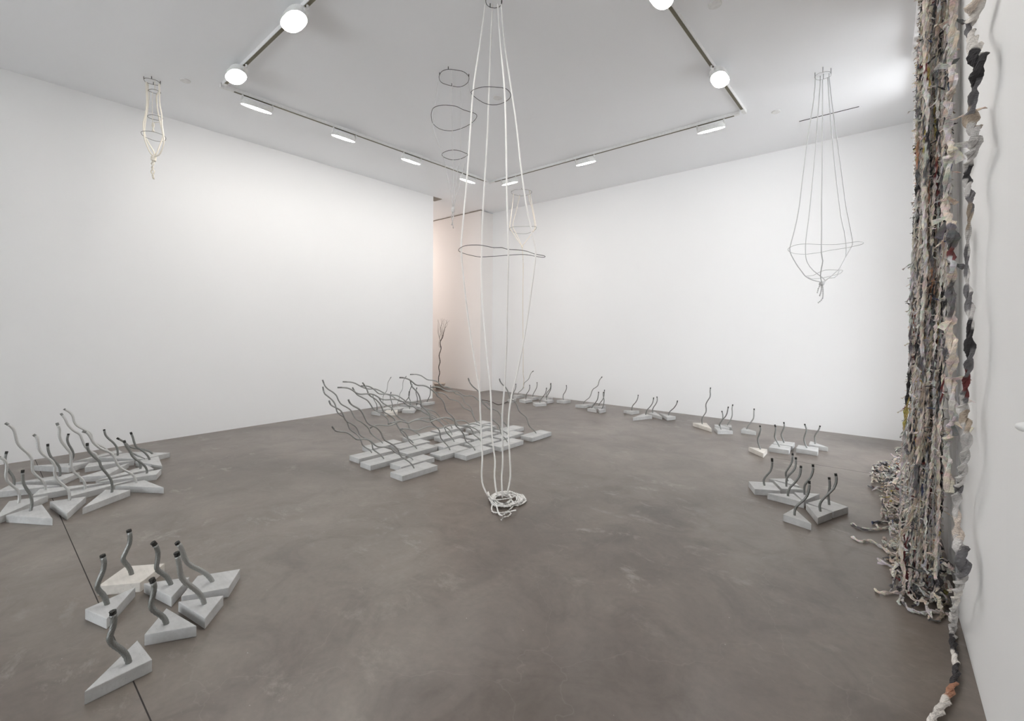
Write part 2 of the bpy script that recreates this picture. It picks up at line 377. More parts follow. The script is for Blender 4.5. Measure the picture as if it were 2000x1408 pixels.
 ['E5',[[-0.697,6.673],[-0.492,6.675],[-0.702,6.908]],[[-0.635,6.759,0.054],[-0.638,6.759,0.099],[-0.642,6.759,0.143],[-0.628,6.759,0.184],[-0.604,6.759,0.226],[-0.591,6.759,0.26],[-0.584,6.759,0.292]],0.0085,0],
 ['E6',[[-1.547,7.014],[-1.347,7.029],[-1.546,7.21]],[[-1.489,7.107,0.054],[-1.474,7.107,0.101],[-1.438,7.107,0.157],[-1.405,7.107,0.213],[-1.397,7.107,0.258],[-1.396,7.107,0.309],[-1.393,7.107,0.361]],0.0085,0],
 ['F1',[[-1.88,6.804],[-2.06,7.177],[-2.231,7.049]],[[-2.082,7.035,0.054],[-2.087,7.035,0.103],[-2.085,7.035,0.143],[-2.057,7.035,0.193],[-2.032,7.035,0.236],[-2.026,7.035,0.282],[-2.031,7.035,0.334],[-2.026,7.035,0.374],[-2.002,7.035,0.423],[-1.974,7.035,0.472],[-1.968,7.035,0.518],[-1.971,7.035,0.564],[-1.965,7.035,0.619]],0.008,1],
 ['F2',[[-1.892,7.001],[-1.705,7.068],[-1.856,7.19],[-1.941,7.136]],[[-1.853,7.074,0.054],[-1.841,7.074,0.091],[-1.808,7.074,0.151],[-1.766,7.074,0.205],[-1.743,7.074,0.26],[-1.734,7.074,0.312],[-1.726,7.074,0.355]],0.008,0],
 ['F3',[[-1.786,6.734],[-1.612,6.873],[-1.889,6.946]],[[-1.767,6.847,0.054],[-1.779,6.847,0.093],[-1.782,6.847,0.124],[-1.762,6.847,0.171],[-1.746,6.847,0.211],[-1.743,6.847,0.249],[-1.748,6.847,0.286],[-1.758,6.847,0.32]],0.008,0],
 ['F4',[[-1.681,7.08],[-1.729,7.28],[-1.86,7.206]],[[-1.771,7.204,0.054],[-1.753,7.204,0.096],[-1.72,7.204,0.159],[-1.705,7.204,0.213],[-1.705,7.204,0.272],[-1.707,7.204,0.317],[-1.697,7.204,0.373]],0.008,0],
 ['G1',[[-3.333,7.268],[-3.268,7.467],[-3.513,7.331]],[[-3.379,7.391,0.054],[-3.375,7.391,0.104],[-3.356,7.391,0.149],[-3.314,7.391,0.197],[-3.281,7.391,0.251],[-3.266,7.391,0.302],[-3.262,7.391,0.34]],0.008,0],
 ['G2',[[-3.094,6.8],[-2.916,7.177],[-3.105,7.271]],[[-3.03,7.17,0.054],[-3.023,7.17,0.099],[-3.002,7.17,0.143],[-2.956,7.17,0.196],[-2.918,7.17,0.255],[-2.902,7.17,0.311],[-2.895,7.17,0.358]],0.008,0],
 ['G3',[[-2.759,7.2],[-3.023,7.538],[-3.08,7.35]],[[-3.006,7.404,0.054],[-3.009,7.404,0.103],[-2.991,7.404,0.154],[-2.955,7.404,0.207],[-2.931,7.404,0.259],[-2.927,7.404,0.301],[-2.933,7.404,0.343]],0.008,0],
 ['G4',[[-2.677,7.192],[-2.594,7.366],[-2.937,7.514]],[[-2.72,7.37,0.054],[-2.714,7.37,0.096],[-2.683,7.37,0.137],[-2.636,7.37,0.183],[-2.599,7.37,0.238],[-2.579,7.37,0.288],[-2.573,7.37,0.317]],0.008,0],
 ['H1',[[-4.254,7.279],[-4.254,7.604],[-4.445,7.232]],[[-4.356,7.389,0.054],[-4.337,7.389,0.101],[-4.282,7.389,0.148],[-4.227,7.389,0.195],[-4.196,7.389,0.253],[-4.177,7.389,0.31],[-4.147,7.389,0.36],[-4.09,7.389,0.399],[-4.048,7.389,0.437],[-4.033,7.389,0.492],[-4.011,7.389,0.548],[-3.963,7.389,0.604]],0.008,0],
 ['H2',[[-3.877,7.035],[-4.047,7.222],[-4.085,7.052]],[[-4.022,7.121,0.054],[-4.002,7.121,0.099],[-3.955,7.121,0.157],[-3.915,7.121,0.213],[-3.9,7.121,0.267],[-3.891,7.121,0.32],[-3.888,7.121,0.363]],0.008,0],
 ['H3',[[-3.935,7.329],[-3.953,7.532],[-4.15,7.323]],[[-4.044,7.416,0.054],[-4.02,7.416,0.105],[-3.975,7.416,0.164],[-3.947,7.416,0.214],[-3.934,7.416,0.283],[-3.927,7.416,0.364]],0.008,0],
 ['H4',[[-3.804,7.006],[-3.784,7.21],[-3.937,7.171]],[[-3.847,7.164,0.054],[-3.821,7.164,0.108],[-3.807,7.164,0.161],[-3.8,7.164,0.214],[-3.812,7.164,0.265],[-3.82,7.164,0.322],[-3.811,7.164,0.362]],0.008,0],
 ['I1',[[-5.929,7.333],[-5.933,7.582],[-6.15,7.369]],[[-6.024,7.444,0.054],[-5.992,7.444,0.107],[-5.919,7.444,0.163],[-5.867,7.444,0.217],[-5.846,7.444,0.276],[-5.826,7.444,0.335],[-5.764,7.444,0.38],[-5.708,7.444,0.433],[-5.678,7.444,0.5],[-5.643,7.444,0.559],[-5.588,7.444,0.601]],0.007,0],
 ['I2',[[-5.661,6.85],[-5.76,7.099],[-5.835,6.889]],[[-5.793,7.024,0.054],[-5.797,7.024,0.109],[-5.785,7.024,0.165],[-5.745,7.024,0.231],[-5.72,7.024,0.296],[-5.719,7.024,0.363]],0.008,0],
 ['I3',[[-5.428,6.974],[-5.433,7.222],[-5.602,7.224],[-5.617,7.003]],[[-5.519,7.102,0.054],[-5.522,7.102,0.112],[-5.503,7.102,0.168],[-5.454,7.102,0.227],[-5.426,7.102,0.291],[-5.426,7.102,0.357]],0.008,0],
 ['I4',[[-5.535,7.383],[-5.53,7.558],[-5.763,7.444]],[[-5.637,7.486,0.054],[-5.622,7.486,0.114],[-5.577,7.486,0.182],[-5.537,7.486,0.25],[-5.523,7.486,0.308],[-5.526,7.486,0.368]],0.008,0],
 ['I5',[[-5.059,6.811],[-4.937,7.004],[-5.06,7.101],[-5.206,6.914]],[[-5.062,6.953,0.054],[-5.054,6.953,0.103],[-5.0,6.953,0.168],[-4.946,6.953,0.232],[-4.92,6.953,0.286],[-4.907,6.953,0.36]],0.008,0],
 ['I6',[[-5.087,7.23],[-5.056,7.426],[-5.239,7.445],[-5.264,7.293]],[[-5.162,7.32,0.054],[-5.16,7.32,0.116],[-5.118,7.32,0.189],[-5.072,7.32,0.263],[-5.057,7.32,0.333],[-5.061,7.32,0.403]],0.008,0],
 ['I7',[[-5.275,7.524],[-5.264,7.689],[-5.512,7.526]],[[-5.355,7.575,0.054],[-5.352,7.575,0.114],[-5.322,7.575,0.173],[-5.264,7.575,0.234],[-5.243,7.575,0.291],[-5.245,7.575,0.354]],0.008,0],
 ['I8',[[-4.829,7.443],[-4.799,7.65],[-4.963,7.635],[-5.015,7.448]],[[-4.921,7.563,0.054],[-4.93,7.563,0.111],[-4.917,7.563,0.167],[-4.876,7.563,0.225],[-4.849,7.563,0.289],[-4.852,7.563,0.356]],0.008,0],
 ['C1',[[-6.696,5.58],[-6.719,5.75],[-6.828,5.613],[-6.762,5.446]],[[-6.796,5.61,0.054],[-6.756,5.61,0.114],[-6.711,5.61,0.178],[-6.694,5.61,0.239],[-6.695,5.61,0.306],[-6.684,5.61,0.385]],0.008,0],
 ['C2',[[-6.254,4.882],[-6.481,5.107],[-6.611,4.942],[-6.443,4.755]],[[-6.435,4.918,0.054],[-6.425,4.918,0.11],[-6.404,4.918,0.18],[-6.448,4.918,0.25],[-6.457,4.918,0.311],[-6.443,4.918,0.363]],0.008,0],
 ['C3',[[-6.763,5.142],[-6.897,5.288],[-6.92,5.06]],[[-6.892,5.151,0.054],[-6.834,5.151,0.132],[-6.765,5.151,0.197],[-6.742,5.151,0.256],[-6.731,5.151,0.329],[-6.686,5.151,0.404],[-6.664,5.151,0.445]],0.008,0],
 ['C4',[[-6.456,5.165],[-6.665,5.378],[-6.7,5.181]],[[-6.608,5.207,0.054],[-6.586,5.207,0.124],[-6.581,5.207,0.195],[-6.61,5.207,0.263],[-6.621,5.207,0.312],[-6.597,5.207,0.387]],0.008,0],
 ['C5',[[-6.467,4.44],[-6.334,4.588],[-6.526,4.741],[-6.667,4.608],[-6.556,4.477]],[[-6.509,4.588,0.054],[-6.487,4.588,0.093],[-6.477,4.588,0.161],[-6.505,4.588,0.224],[-6.533,4.588,0.28],[-6.533,4.588,0.327],[-6.515,4.588,0.379]],0.008,1],
 ['C6',[[-6.558,4.787],[-6.602,4.986],[-6.846,4.946],[-6.654,4.678]],[[-6.728,4.865,0.054],[-6.734,4.865,0.095],[-6.689,4.865,0.169],[-6.655,4.865,0.242],[-6.644,4.865,0.305],[-6.594,4.865,0.365],[-6.561,4.865,0.416],[-6.556,4.865,0.512],[-6.529,4.865,0.569],[-6.459,4.865,0.636]],0.006,0],
 ['C7',[[-6.701,4.711],[-6.972,4.943],[-6.8,4.503]],[[-6.847,4.66,0.054],[-6.859,4.66,0.121],[-6.86,4.66,0.231],[-6.848,4.66,0.274],[-6.79,4.66,0.334],[-6.744,4.66,0.379],[-6.728,4.66,0.435],[-6.711,4.66,0.518],[-6.666,4.66,0.576],[-6.618,4.66,0.626]],0.006,0],
 ['C8',[[-6.499,4.367],[-6.671,4.448],[-6.726,4.329]],[[-6.634,4.387,0.054],[-6.631,4.387,0.13],[-6.648,4.387,0.187],[-6.706,4.387,0.24],[-6.747,4.387,0.289],[-6.756,4.387,0.347]],0.008,0],
 ['m1',[[-3.776,2.649],[-3.576,2.649],[-3.576,3.104],[-3.776,3.104]],[[-3.687,2.878,0.054],[-3.687,2.863,0.082],[-3.687,2.828,0.122],[-3.687,2.772,0.169],[-3.687,2.724,0.203],[-3.687,2.696,0.242],[-3.687,2.686,0.275],[-3.687,2.656,0.312],[-3.687,2.616,0.348],[-3.687,2.571,0.379],[-3.687,2.526,0.409],[-3.687,2.504,0.44],[-3.687,2.485,0.485],[-3.687,2.455,0.527],[-3.687,2.413,0.56],[-3.687,2.366,0.583],[-3.687,2.332,0.615],[-3.687,2.311,0.653],[-3.687,2.291,0.692],[-3.687,2.269,0.73],[-3.687,2.235,0.76],[-3.687,2.191,0.786],[-3.687,2.159,0.815],[-3.687,2.143,0.847]],0.0076,0],
 ['m3',[[-4.019,2.814],[-3.819,2.814],[-3.819,3.269],[-4.019,3.269]],[[-3.926,3.048,0.054],[-3.926,3.025,0.082],[-3.926,2.973,0.115],[-3.926,2.914,0.137],[-3.926,2.849,0.166],[-3.926,2.807,0.198],[-3.926,2.751,0.245],[-3.926,2.689,0.269],[-3.926,2.623,0.283],[-3.926,2.577,0.309],[-3.926,2.538,0.351],[-3.926,2.493,0.382],[-3.926,2.441,0.398],[-3.926,2.381,0.403],[-3.926,2.346,0.426],[-3.926,2.306,0.465],[-3.926,2.26,0.497],[-3.926,2.204,0.512],[-3.926,2.161,0.525],[-3.926,2.139,0.546],[-3.926,2.118,0.576]],0.0076,0],
 ['m4',[[-4.297,2.633],[-4.097,2.633],[-4.097,3.088],[-4.297,3.088]],[[-4.201,2.868,0.054],[-4.201,2.835,0.096],[-4.201,2.786,0.141],[-4.201,2.733,0.188],[-4.201,2.723,0.233],[-4.201,2.71,0.267],[-4.201,2.67,0.303],[-4.201,2.618,0.336],[-4.201,2.573,0.373],[-4.201,2.554,0.416],[-4.201,2.529,0.461],[-4.201,2.479,0.503],[-4.201,2.43,0.533],[-4.201,2.4,0.571],[-4.201,2.382,0.618],[-4.201,2.352,0.661],[-4.201,2.311,0.689],[-4.201,2.276,0.71],[-4.201,2.248,0.735],[-4.201,2.235,0.772]],0.0076,0],
 ['m5',[[-4.603,2.686],[-4.403,2.686],[-4.403,3.141],[-4.603,3.141]],[[-4.508,2.915,0.054],[-4.508,2.896,0.084],[-4.508,2.856,0.115],[-4.508,2.799,0.165],[-4.508,2.775,0.227],[-4.508,2.755,0.267],[-4.508,2.714,0.311],[-4.508,2.647,0.366],[-4.508,2.624,0.406],[-4.508,2.608,0.456],[-4.508,2.582,0.496],[-4.508,2.562,0.523],[-4.508,2.53,0.546],[-4.508,2.493,0.581],[-4.508,2.477,0.63],[-4.508,2.467,0.666],[-4.508,2.442,0.71],[-4.508,2.399,0.753],[-4.508,2.351,0.796],[-4.508,2.336,0.832],[-4.508,2.329,0.873]],0.0076,0],
 ['m7',[[-4.848,2.998],[-4.648,2.998],[-4.648,3.453],[-4.848,3.453]],[[-4.775,3.242,0.054],[-4.775,3.21,0.093],[-4.775,3.141,0.146],[-4.775,3.072,0.212],[-4.775,3.045,0.27],[-4.775,3.004,0.316],[-4.775,2.946,0.365],[-4.775,2.874,0.415],[-4.775,2.831,0.48],[-4.775,2.803,0.532],[-4.775,2.747,0.574],[-4.775,2.686,0.614],[-4.775,2.653,0.662],[-4.775,2.626,0.721],[-4.775,2.58,0.766],[-4.775,2.528,0.803],[-4.775,2.49,0.846],[-4.775,2.463,0.911]],0.0076,0],
 ['m2',[[-4.35,3.146],[-4.15,3.146],[-4.15,3.601],[-4.35,3.601]],[[-4.255,3.361,0.054],[-4.255,3.328,0.092],[-4.255,3.27,0.14],[-4.255,3.241,0.179],[-4.255,3.221,0.229],[-4.255,3.181,0.282],[-4.255,3.131,0.318],[-4.255,3.093,0.362],[-4.255,3.063,0.41],[-4.255,3.041,0.457],[-4.255,2.989,0.502],[-4.255,2.917,0.549],[-4.255,2.895,0.567],[-4.255,2.873,0.618],[-4.255,2.845,0.664],[-4.255,2.797,0.712],[-4.255,2.742,0.748],[-4.255,2.709,0.781],[-4.255,2.689,0.831],[-4.255,2.662,0.874],[-4.255,2.637,0.907]],0.0076,0],
 ['m6',[[-4.606,3.238],[-4.406,3.238],[-4.406,3.693],[-4.606,3.693]],[[-4.488,3.492,0.054],[-4.488,3.449,0.101],[-4.488,3.364,0.159],[-4.488,3.317,0.215],[-4.488,3.288,0.261],[-4.488,3.256,0.301],[-4.488,3.239,0.338],[-4.488,3.195,0.338],[-4.488,3.151,0.335],[-4.488,3.124,0.357],[-4.488,3.121,0.396],[-4.488,3.091,0.44],[-4.488,3.046,0.478],[-4.488,2.979,0.52],[-4.488,2.922,0.559],[-4.488,2.886,0.614],[-4.488,2.843,0.669],[-4.488,2.781,0.708],[-4.488,2.72,0.745],[-4.488,2.686,0.785],[-4.488,2.658,0.833]],0.0076,0],
 ['m8',[[-4.832,3.577],[-4.632,3.577],[-4.632,4.032],[-4.832,4.032]],[[-4.739,3.79,0.054],[-4.739,3.772,0.076],[-4.739,3.74,0.103],[-4.739,3.669,0.145],[-4.739,3.62,0.189],[-4.739,3.598,0.242],[-4.739,3.546,0.293],[-4.739,3.461,0.341],[-4.739,3.403,0.399],[-4.739,3.378,0.444],[-4.739,3.345,0.489],[-4.739,3.273,0.526],[-4.739,3.202,0.576],[-4.739,3.162,0.635]],0.0076,0],
 ['q4',[[-4.001,3.341],[-3.801,3.341],[-3.801,3.796],[-4.001,3.796]],[[-3.911,3.577,0.054],[-3.911,3.561,0.087],[-3.911,3.529,0.125],[-3.911,3.478,0.174],[-3.911,3.437,0.22],[-3.911,3.424,0.268],[-3.911,3.407,0.321],[-3.911,3.358,0.367],[-3.911,3.301,0.42],[-3.911,3.277,0.467],[-3.911,3.265,0.524],[-3.911,3.23,0.566],[-3.911,3.183,0.603],[-3.911,3.145,0.638],[-3.911,3.137,0.687],[-3.911,3.126,0.737],[-3.911,3.099,0.782],[-3.911,3.069,0.815],[-3.911,3.032,0.848],[-3.911,3.009,0.886],[-3.911,3.001,0.925]],0.0076,0],
 ['q5',[[-3.789,3.53],[-3.589,3.53],[-3.589,3.985],[-3.789,3.985]],[[-3.683,3.764,0.054],[-3.683,3.742,0.09],[-3.683,3.697,0.13],[-3.683,3.621,0.184],[-3.683,3.6,0.226],[-3.683,3.578,0.276],[-3.683,3.525,0.339],[-3.683,3.463,0.387],[-3.683,3.45,0.41],[-3.683,3.437,0.461],[-3.683,3.4,0.509],[-3.683,3.334,0.561],[-3.683,3.302,0.602],[-3.683,3.278,0.671],[-3.683,3.238,0.723],[-3.683,3.184,0.759],[-3.683,3.168,0.785],[-3.683,3.13,0.815],[-3.683,3.085,0.849],[-3.683,3.041,0.876],[-3.683,2.99,0.893],[-3.683,2.919,0.902],[-3.683,2.883,0.917],[-3.683,2.842,0.949],[-3.683,2.801,0.975],[-3.683,2.747,0.993],[-3.683,2.695,1.0]],0.0076,0],
 ['q3',[[-4.245,3.608],[-4.045,3.608],[-4.045,4.063],[-4.245,4.063]],[[-4.159,3.876,0.054],[-4.159,3.854,0.089],[-4.159,3.803,0.14],[-4.159,3.748,0.191],[-4.159,3.721,0.243],[-4.159,3.694,0.288],[-4.159,3.623,0.353],[-4.159,3.536,0.407],[-4.159,3.452,0.459],[-4.159,3.386,0.494],[-4.159,3.337,0.533],[-4.159,3.273,0.555],[-4.159,3.217,0.596],[-4.159,3.157,0.607],[-4.159,3.096,0.653],[-4.159,3.037,0.684],[-4.159,2.986,0.699],[-4.159,2.941,0.704],[-4.159,2.856,0.709],[-4.159,2.801,0.725],[-4.159,2.767,0.749],[-4.159,2.72,0.778],[-4.159,2.667,0.795],[-4.159,2.615,0.801],[-4.159,2.552,0.805],[-4.159,2.502,0.825],[-4.159,2.459,0.858],[-4.159,2.41,0.882],[-4.159,2.357,0.893],[-4.159,2.303,0.898]],0.0076,0],
 ['q2',[[-4.55,3.873],[-4.35,3.873],[-4.35,4.328],[-4.55,4.328]],[[-4.445,4.104,0.054],[-4.445,4.084,0.094],[-4.445,4.044,0.138],[-4.445,3.976,0.186],[-4.445,3.909,0.247],[-4.445,3.844,0.315],[-4.445,3.779,0.36],[-4.445,3.689,0.401],[-4.445,3.61,0.44],[-4.445,3.524,0.48],[-4.445,3.464,0.521],[-4.445,3.406,0.563],[-4.445,3.349,0.597],[-4.445,3.293,0.637],[-4.445,3.22,0.683],[-4.445,3.143,0.702],[-4.445,3.067,0.72],[-4.445,3.008,0.726],[-4.445,2.957,0.741],[-4.445,2.914,0.78],[-4.445,2.864,0.817],[-4.445,2.809,0.839],[-4.445,2.737,0.846]],0.0076,0],
 ['q1',[[-4.864,4.086],[-4.664,4.086],[-4.664,4.541],[-4.864,4.541]],[[-4.73,4.365,0.054],[-4.73,4.337,0.104],[-4.73,4.267,0.158],[-4.73,4.14,0.246],[-4.73,4.11,0.281],[-4.73,4.06,0.326],[-4.73,3.983,0.367],[-4.73,3.897,0.394],[-4.73,3.822,0.441],[-4.73,3.776,0.483],[-4.73,3.704,0.51],[-4.73,3.616,0.529],[-4.73,3.562,0.541],[-4.73,3.477,0.552],[-4.73,3.41,0.588],[-4.73,3.36,0.628],[-4.73,3.296,0.656],[-4.73,3.232,0.683],[-4.73,3.162,0.725],[-4.73,3.093,0.752],[-4.73,3.026,0.757],[-4.73,2.96,0.775],[-4.73,2.902,0.804],[-4.73,2.838,0.842],[-4.73,2.775,0.863],[-4.73,2.682,0.875]],0.0076,0],
 ['q6',[[-4.793,4.608],[-4.593,4.608],[-4.593,5.063],[-4.793,5.063]],[[-4.729,4.875,0.054],[-4.729,4.837,0.11],[-4.729,4.802,0.173],[-4.729,4.772,0.243],[-4.729,4.731,0.314],[-4.729,4.662,0.364],[-4.729,4.606,0.403],[-4.729,4.572,0.472],[-4.729,4.506,0.519],[-4.729,4.42,0.549],[-4.729,4.383,0.594],[-4.729,4.33,0.63],[-4.729,4.258,0.661],[-4.729,4.186,0.668],[-4.729,4.156,0.694],[-4.729,4.096,0.741],[-4.729,4.037,0.769],[-4.729,3.96,0.781],[-4.729,3.903,0.796],[-4.729,3.847,0.83],[-4.729,3.792,0.86],[-4.729,3.719,0.879],[-4.729,3.626,0.884]],0.0076,0],
 ['q7',[[-4.566,4.467],[-4.366,4.467],[-4.366,4.922],[-4.566,4.922]],[[-4.429,4.671,0.054],[-4.429,4.665,0.083],[-4.429,4.62,0.129],[-4.429,4.541,0.181],[-4.429,4.486,0.259],[-4.429,4.453,0.317],[-4.429,4.378,0.358],[-4.429,4.293,0.4],[-4.429,4.241,0.46],[-4.429,4.18,0.504],[-4.429,4.116,0.524],[-4.429,4.037,0.549],[-4.429,3.969,0.608],[-4.429,3.893,0.645],[-4.429,3.798,0.662]],0.0076,0],
 ['q8',[[-4.254,4.13],[-4.054,4.13],[-4.054,4.585],[-4.254,4.585]],[[-4.191,4.391,0.054],[-4.191,4.333,0.114],[-4.191,4.243,0.165],[-4.191,4.156,0.206],[-4.191,4.071,0.216],[-4.191,3.987,0.243],[-4.191,3.917,0.301],[-4.191,3.859,0.344],[-4.191,3.776,0.369],[-4.191,3.686,0.38],[-4.191,3.607,0.368],[-4.191,3.512,0.399],[-4.191,3.47,0.416],[-4.191,3.388,0.425],[-4.191,3.307,0.425],[-4.191,3.244,0.409],[-4.191,3.19,0.396],[-4.191,3.121,0.422],[-4.191,3.069,0.434],[-4.191,3.017,0.427],[-4.191,2.967,0.411],[-4.191,2.903,0.415],[-4.191,2.84,0.432],[-4.191,2.778,0.442],[-4.191,2.731,0.438],[-4.191,2.69,0.424]],0.0076,0],
 ['q9',[[-3.987,3.88],[-3.787,3.88],[-3.787,4.335],[-3.987,4.335]],[[-3.914,4.114,0.054],[-3.914,4.059,0.107],[-3.914,3.987,0.158],[-3.914,3.957,0.205],[-3.914,3.916,0.253],[-3.914,3.836,0.295],[-3.914,3.746,0.314],[-3.914,3.669,0.335],[-3.914,3.594,0.348],[-3.914,3.526,0.351],[-3.914,3.485,0.339],[-3.914,3.435,0.338],[-3.914,3.369,0.356],[-3.914,3.305,0.376],[-3.914,3.242,0.386],[-3.914,3.172,0.38],[-3.914,3.104,0.37],[-3.914,3.045,0.381],[-3.914,2.979,0.407],[-3.914,2.915,0.421],[-3.914,2.868,0.417]],0.0076,0],
 ['q10',[[-4.206,4.661],[-4.006,4.661],[-4.006,5.116],[-4.206,5.116]],[[-4.12,4.892,0.054],[-4.12,4.861,0.094],[-4.12,4.813,0.141],[-4.12,4.753,0.189],[-4.12,4.718,0.264],[-4.12,4.671,0.325],[-4.12,4.602,0.361],[-4.12,4.557,0.378],[-4.12,4.512,0.422],[-4.12,4.446,0.479],[-4.12,4.37,0.507],[-4.12,4.285,0.525],[-4.12,4.233,0.56],[-4.12,4.182,0.595],[-4.12,4.111,0.614],[-4.12,4.018,0.622],[-4.12,3.96,0.653],[-4.12,3.894,0.692],[-4.12,3.81,0.704],[-4.12,3.728,0.713],[-4.12,3.665,0.736],[-4.12,3.604,0.769],[-4.12,3.535,0.786],[-4.12,3.457,0.787]],0.0076,0],
 ['q11',[[-3.989,4.385],[-3.789,4.385],[-3.789,4.84],[-3.989,4.84]],[[-3.898,4.619,0.054],[-3.898,4.515,0.122],[-3.898,4.421,0.152],[-3.898,4.342,0.187],[-3.898,4.277,0.224],[-3.898,4.188,0.245],[-3.898,4.101,0.253],[-3.898,4.029,0.282],[-3.898,3.946,0.308],[-3.898,3.876,0.312],[-3.898,3.842,0.342],[-3.898,3.774,0.375],[-3.898,3.697,0.385],[-3.898,3.632,0.391],[-3.898,3.568,0.425],[-3.898,3.495,0.451],[-3.898,3.424,0.455],[-3.898,3.346,0.452],[-3.898,3.282,0.443],[-3.898,3.227,0.446],[-3.898,3.173,0.467],[-3.898,3.12,0.487],[-3.898,3.068,0.492],[-3.898,3.017,0.486],[-3.898,2.966,0.476],[-3.898,2.91,0.496],[-3.898,2.854,0.511],[-3.898,2.806,0.516],[-3.898,2.759,0.51],[-3.898,2.711,0.505]],0.0076,0],
 ['q12',[[-3.734,4.053],[-3.534,4.053],[-3.534,4.508],[-3.734,4.508]],[[-3.638,4.299,0.054],[-3.638,4.272,0.097],[-3.638,4.219,0.141],[-3.638,4.178,0.19],[-3.638,4.162,0.24],[-3.638,4.136,0.292],[-3.638,4.075,0.342],[-3.638,4.015,0.385],[-3.638,4.0,0.44],[-3.638,3.985,0.502],[-3.638,3.926,0.543],[-3.638,3.859,0.597],[-3.638,3.817,0.648],[-3.638,3.807,0.694],[-3.638,3.774,0.749],[-3.638,3.728,0.786],[-3.638,3.674,0.823],[-3.638,3.629,0.871],[-3.638,3.605,0.92]],0.0076,0],
 ['q13',[[-3.726,4.674],[-3.526,4.674],[-3.526,5.129],[-3.726,5.129]],[[-3.639,4.914,0.054],[-3.639,4.895,0.076],[-3.639,4.832,0.124],[-3.639,4.759,0.181],[-3.639,4.722,0.245],[-3.639,4.686,0.309],[-3.639,4.604,0.365],[-3.639,4.535,0.418],[-3.639,4.5,0.479],[-3.639,4.455,0.542],[-3.639,4.367,0.588],[-3.639,4.334,0.633],[-3.639,4.312,0.691],[-3.639,4.269,0.744],[-3.639,4.216,0.783],[-3.639,4.164,0.829],[-3.639,4.147,0.868]],0.0076,0],
]
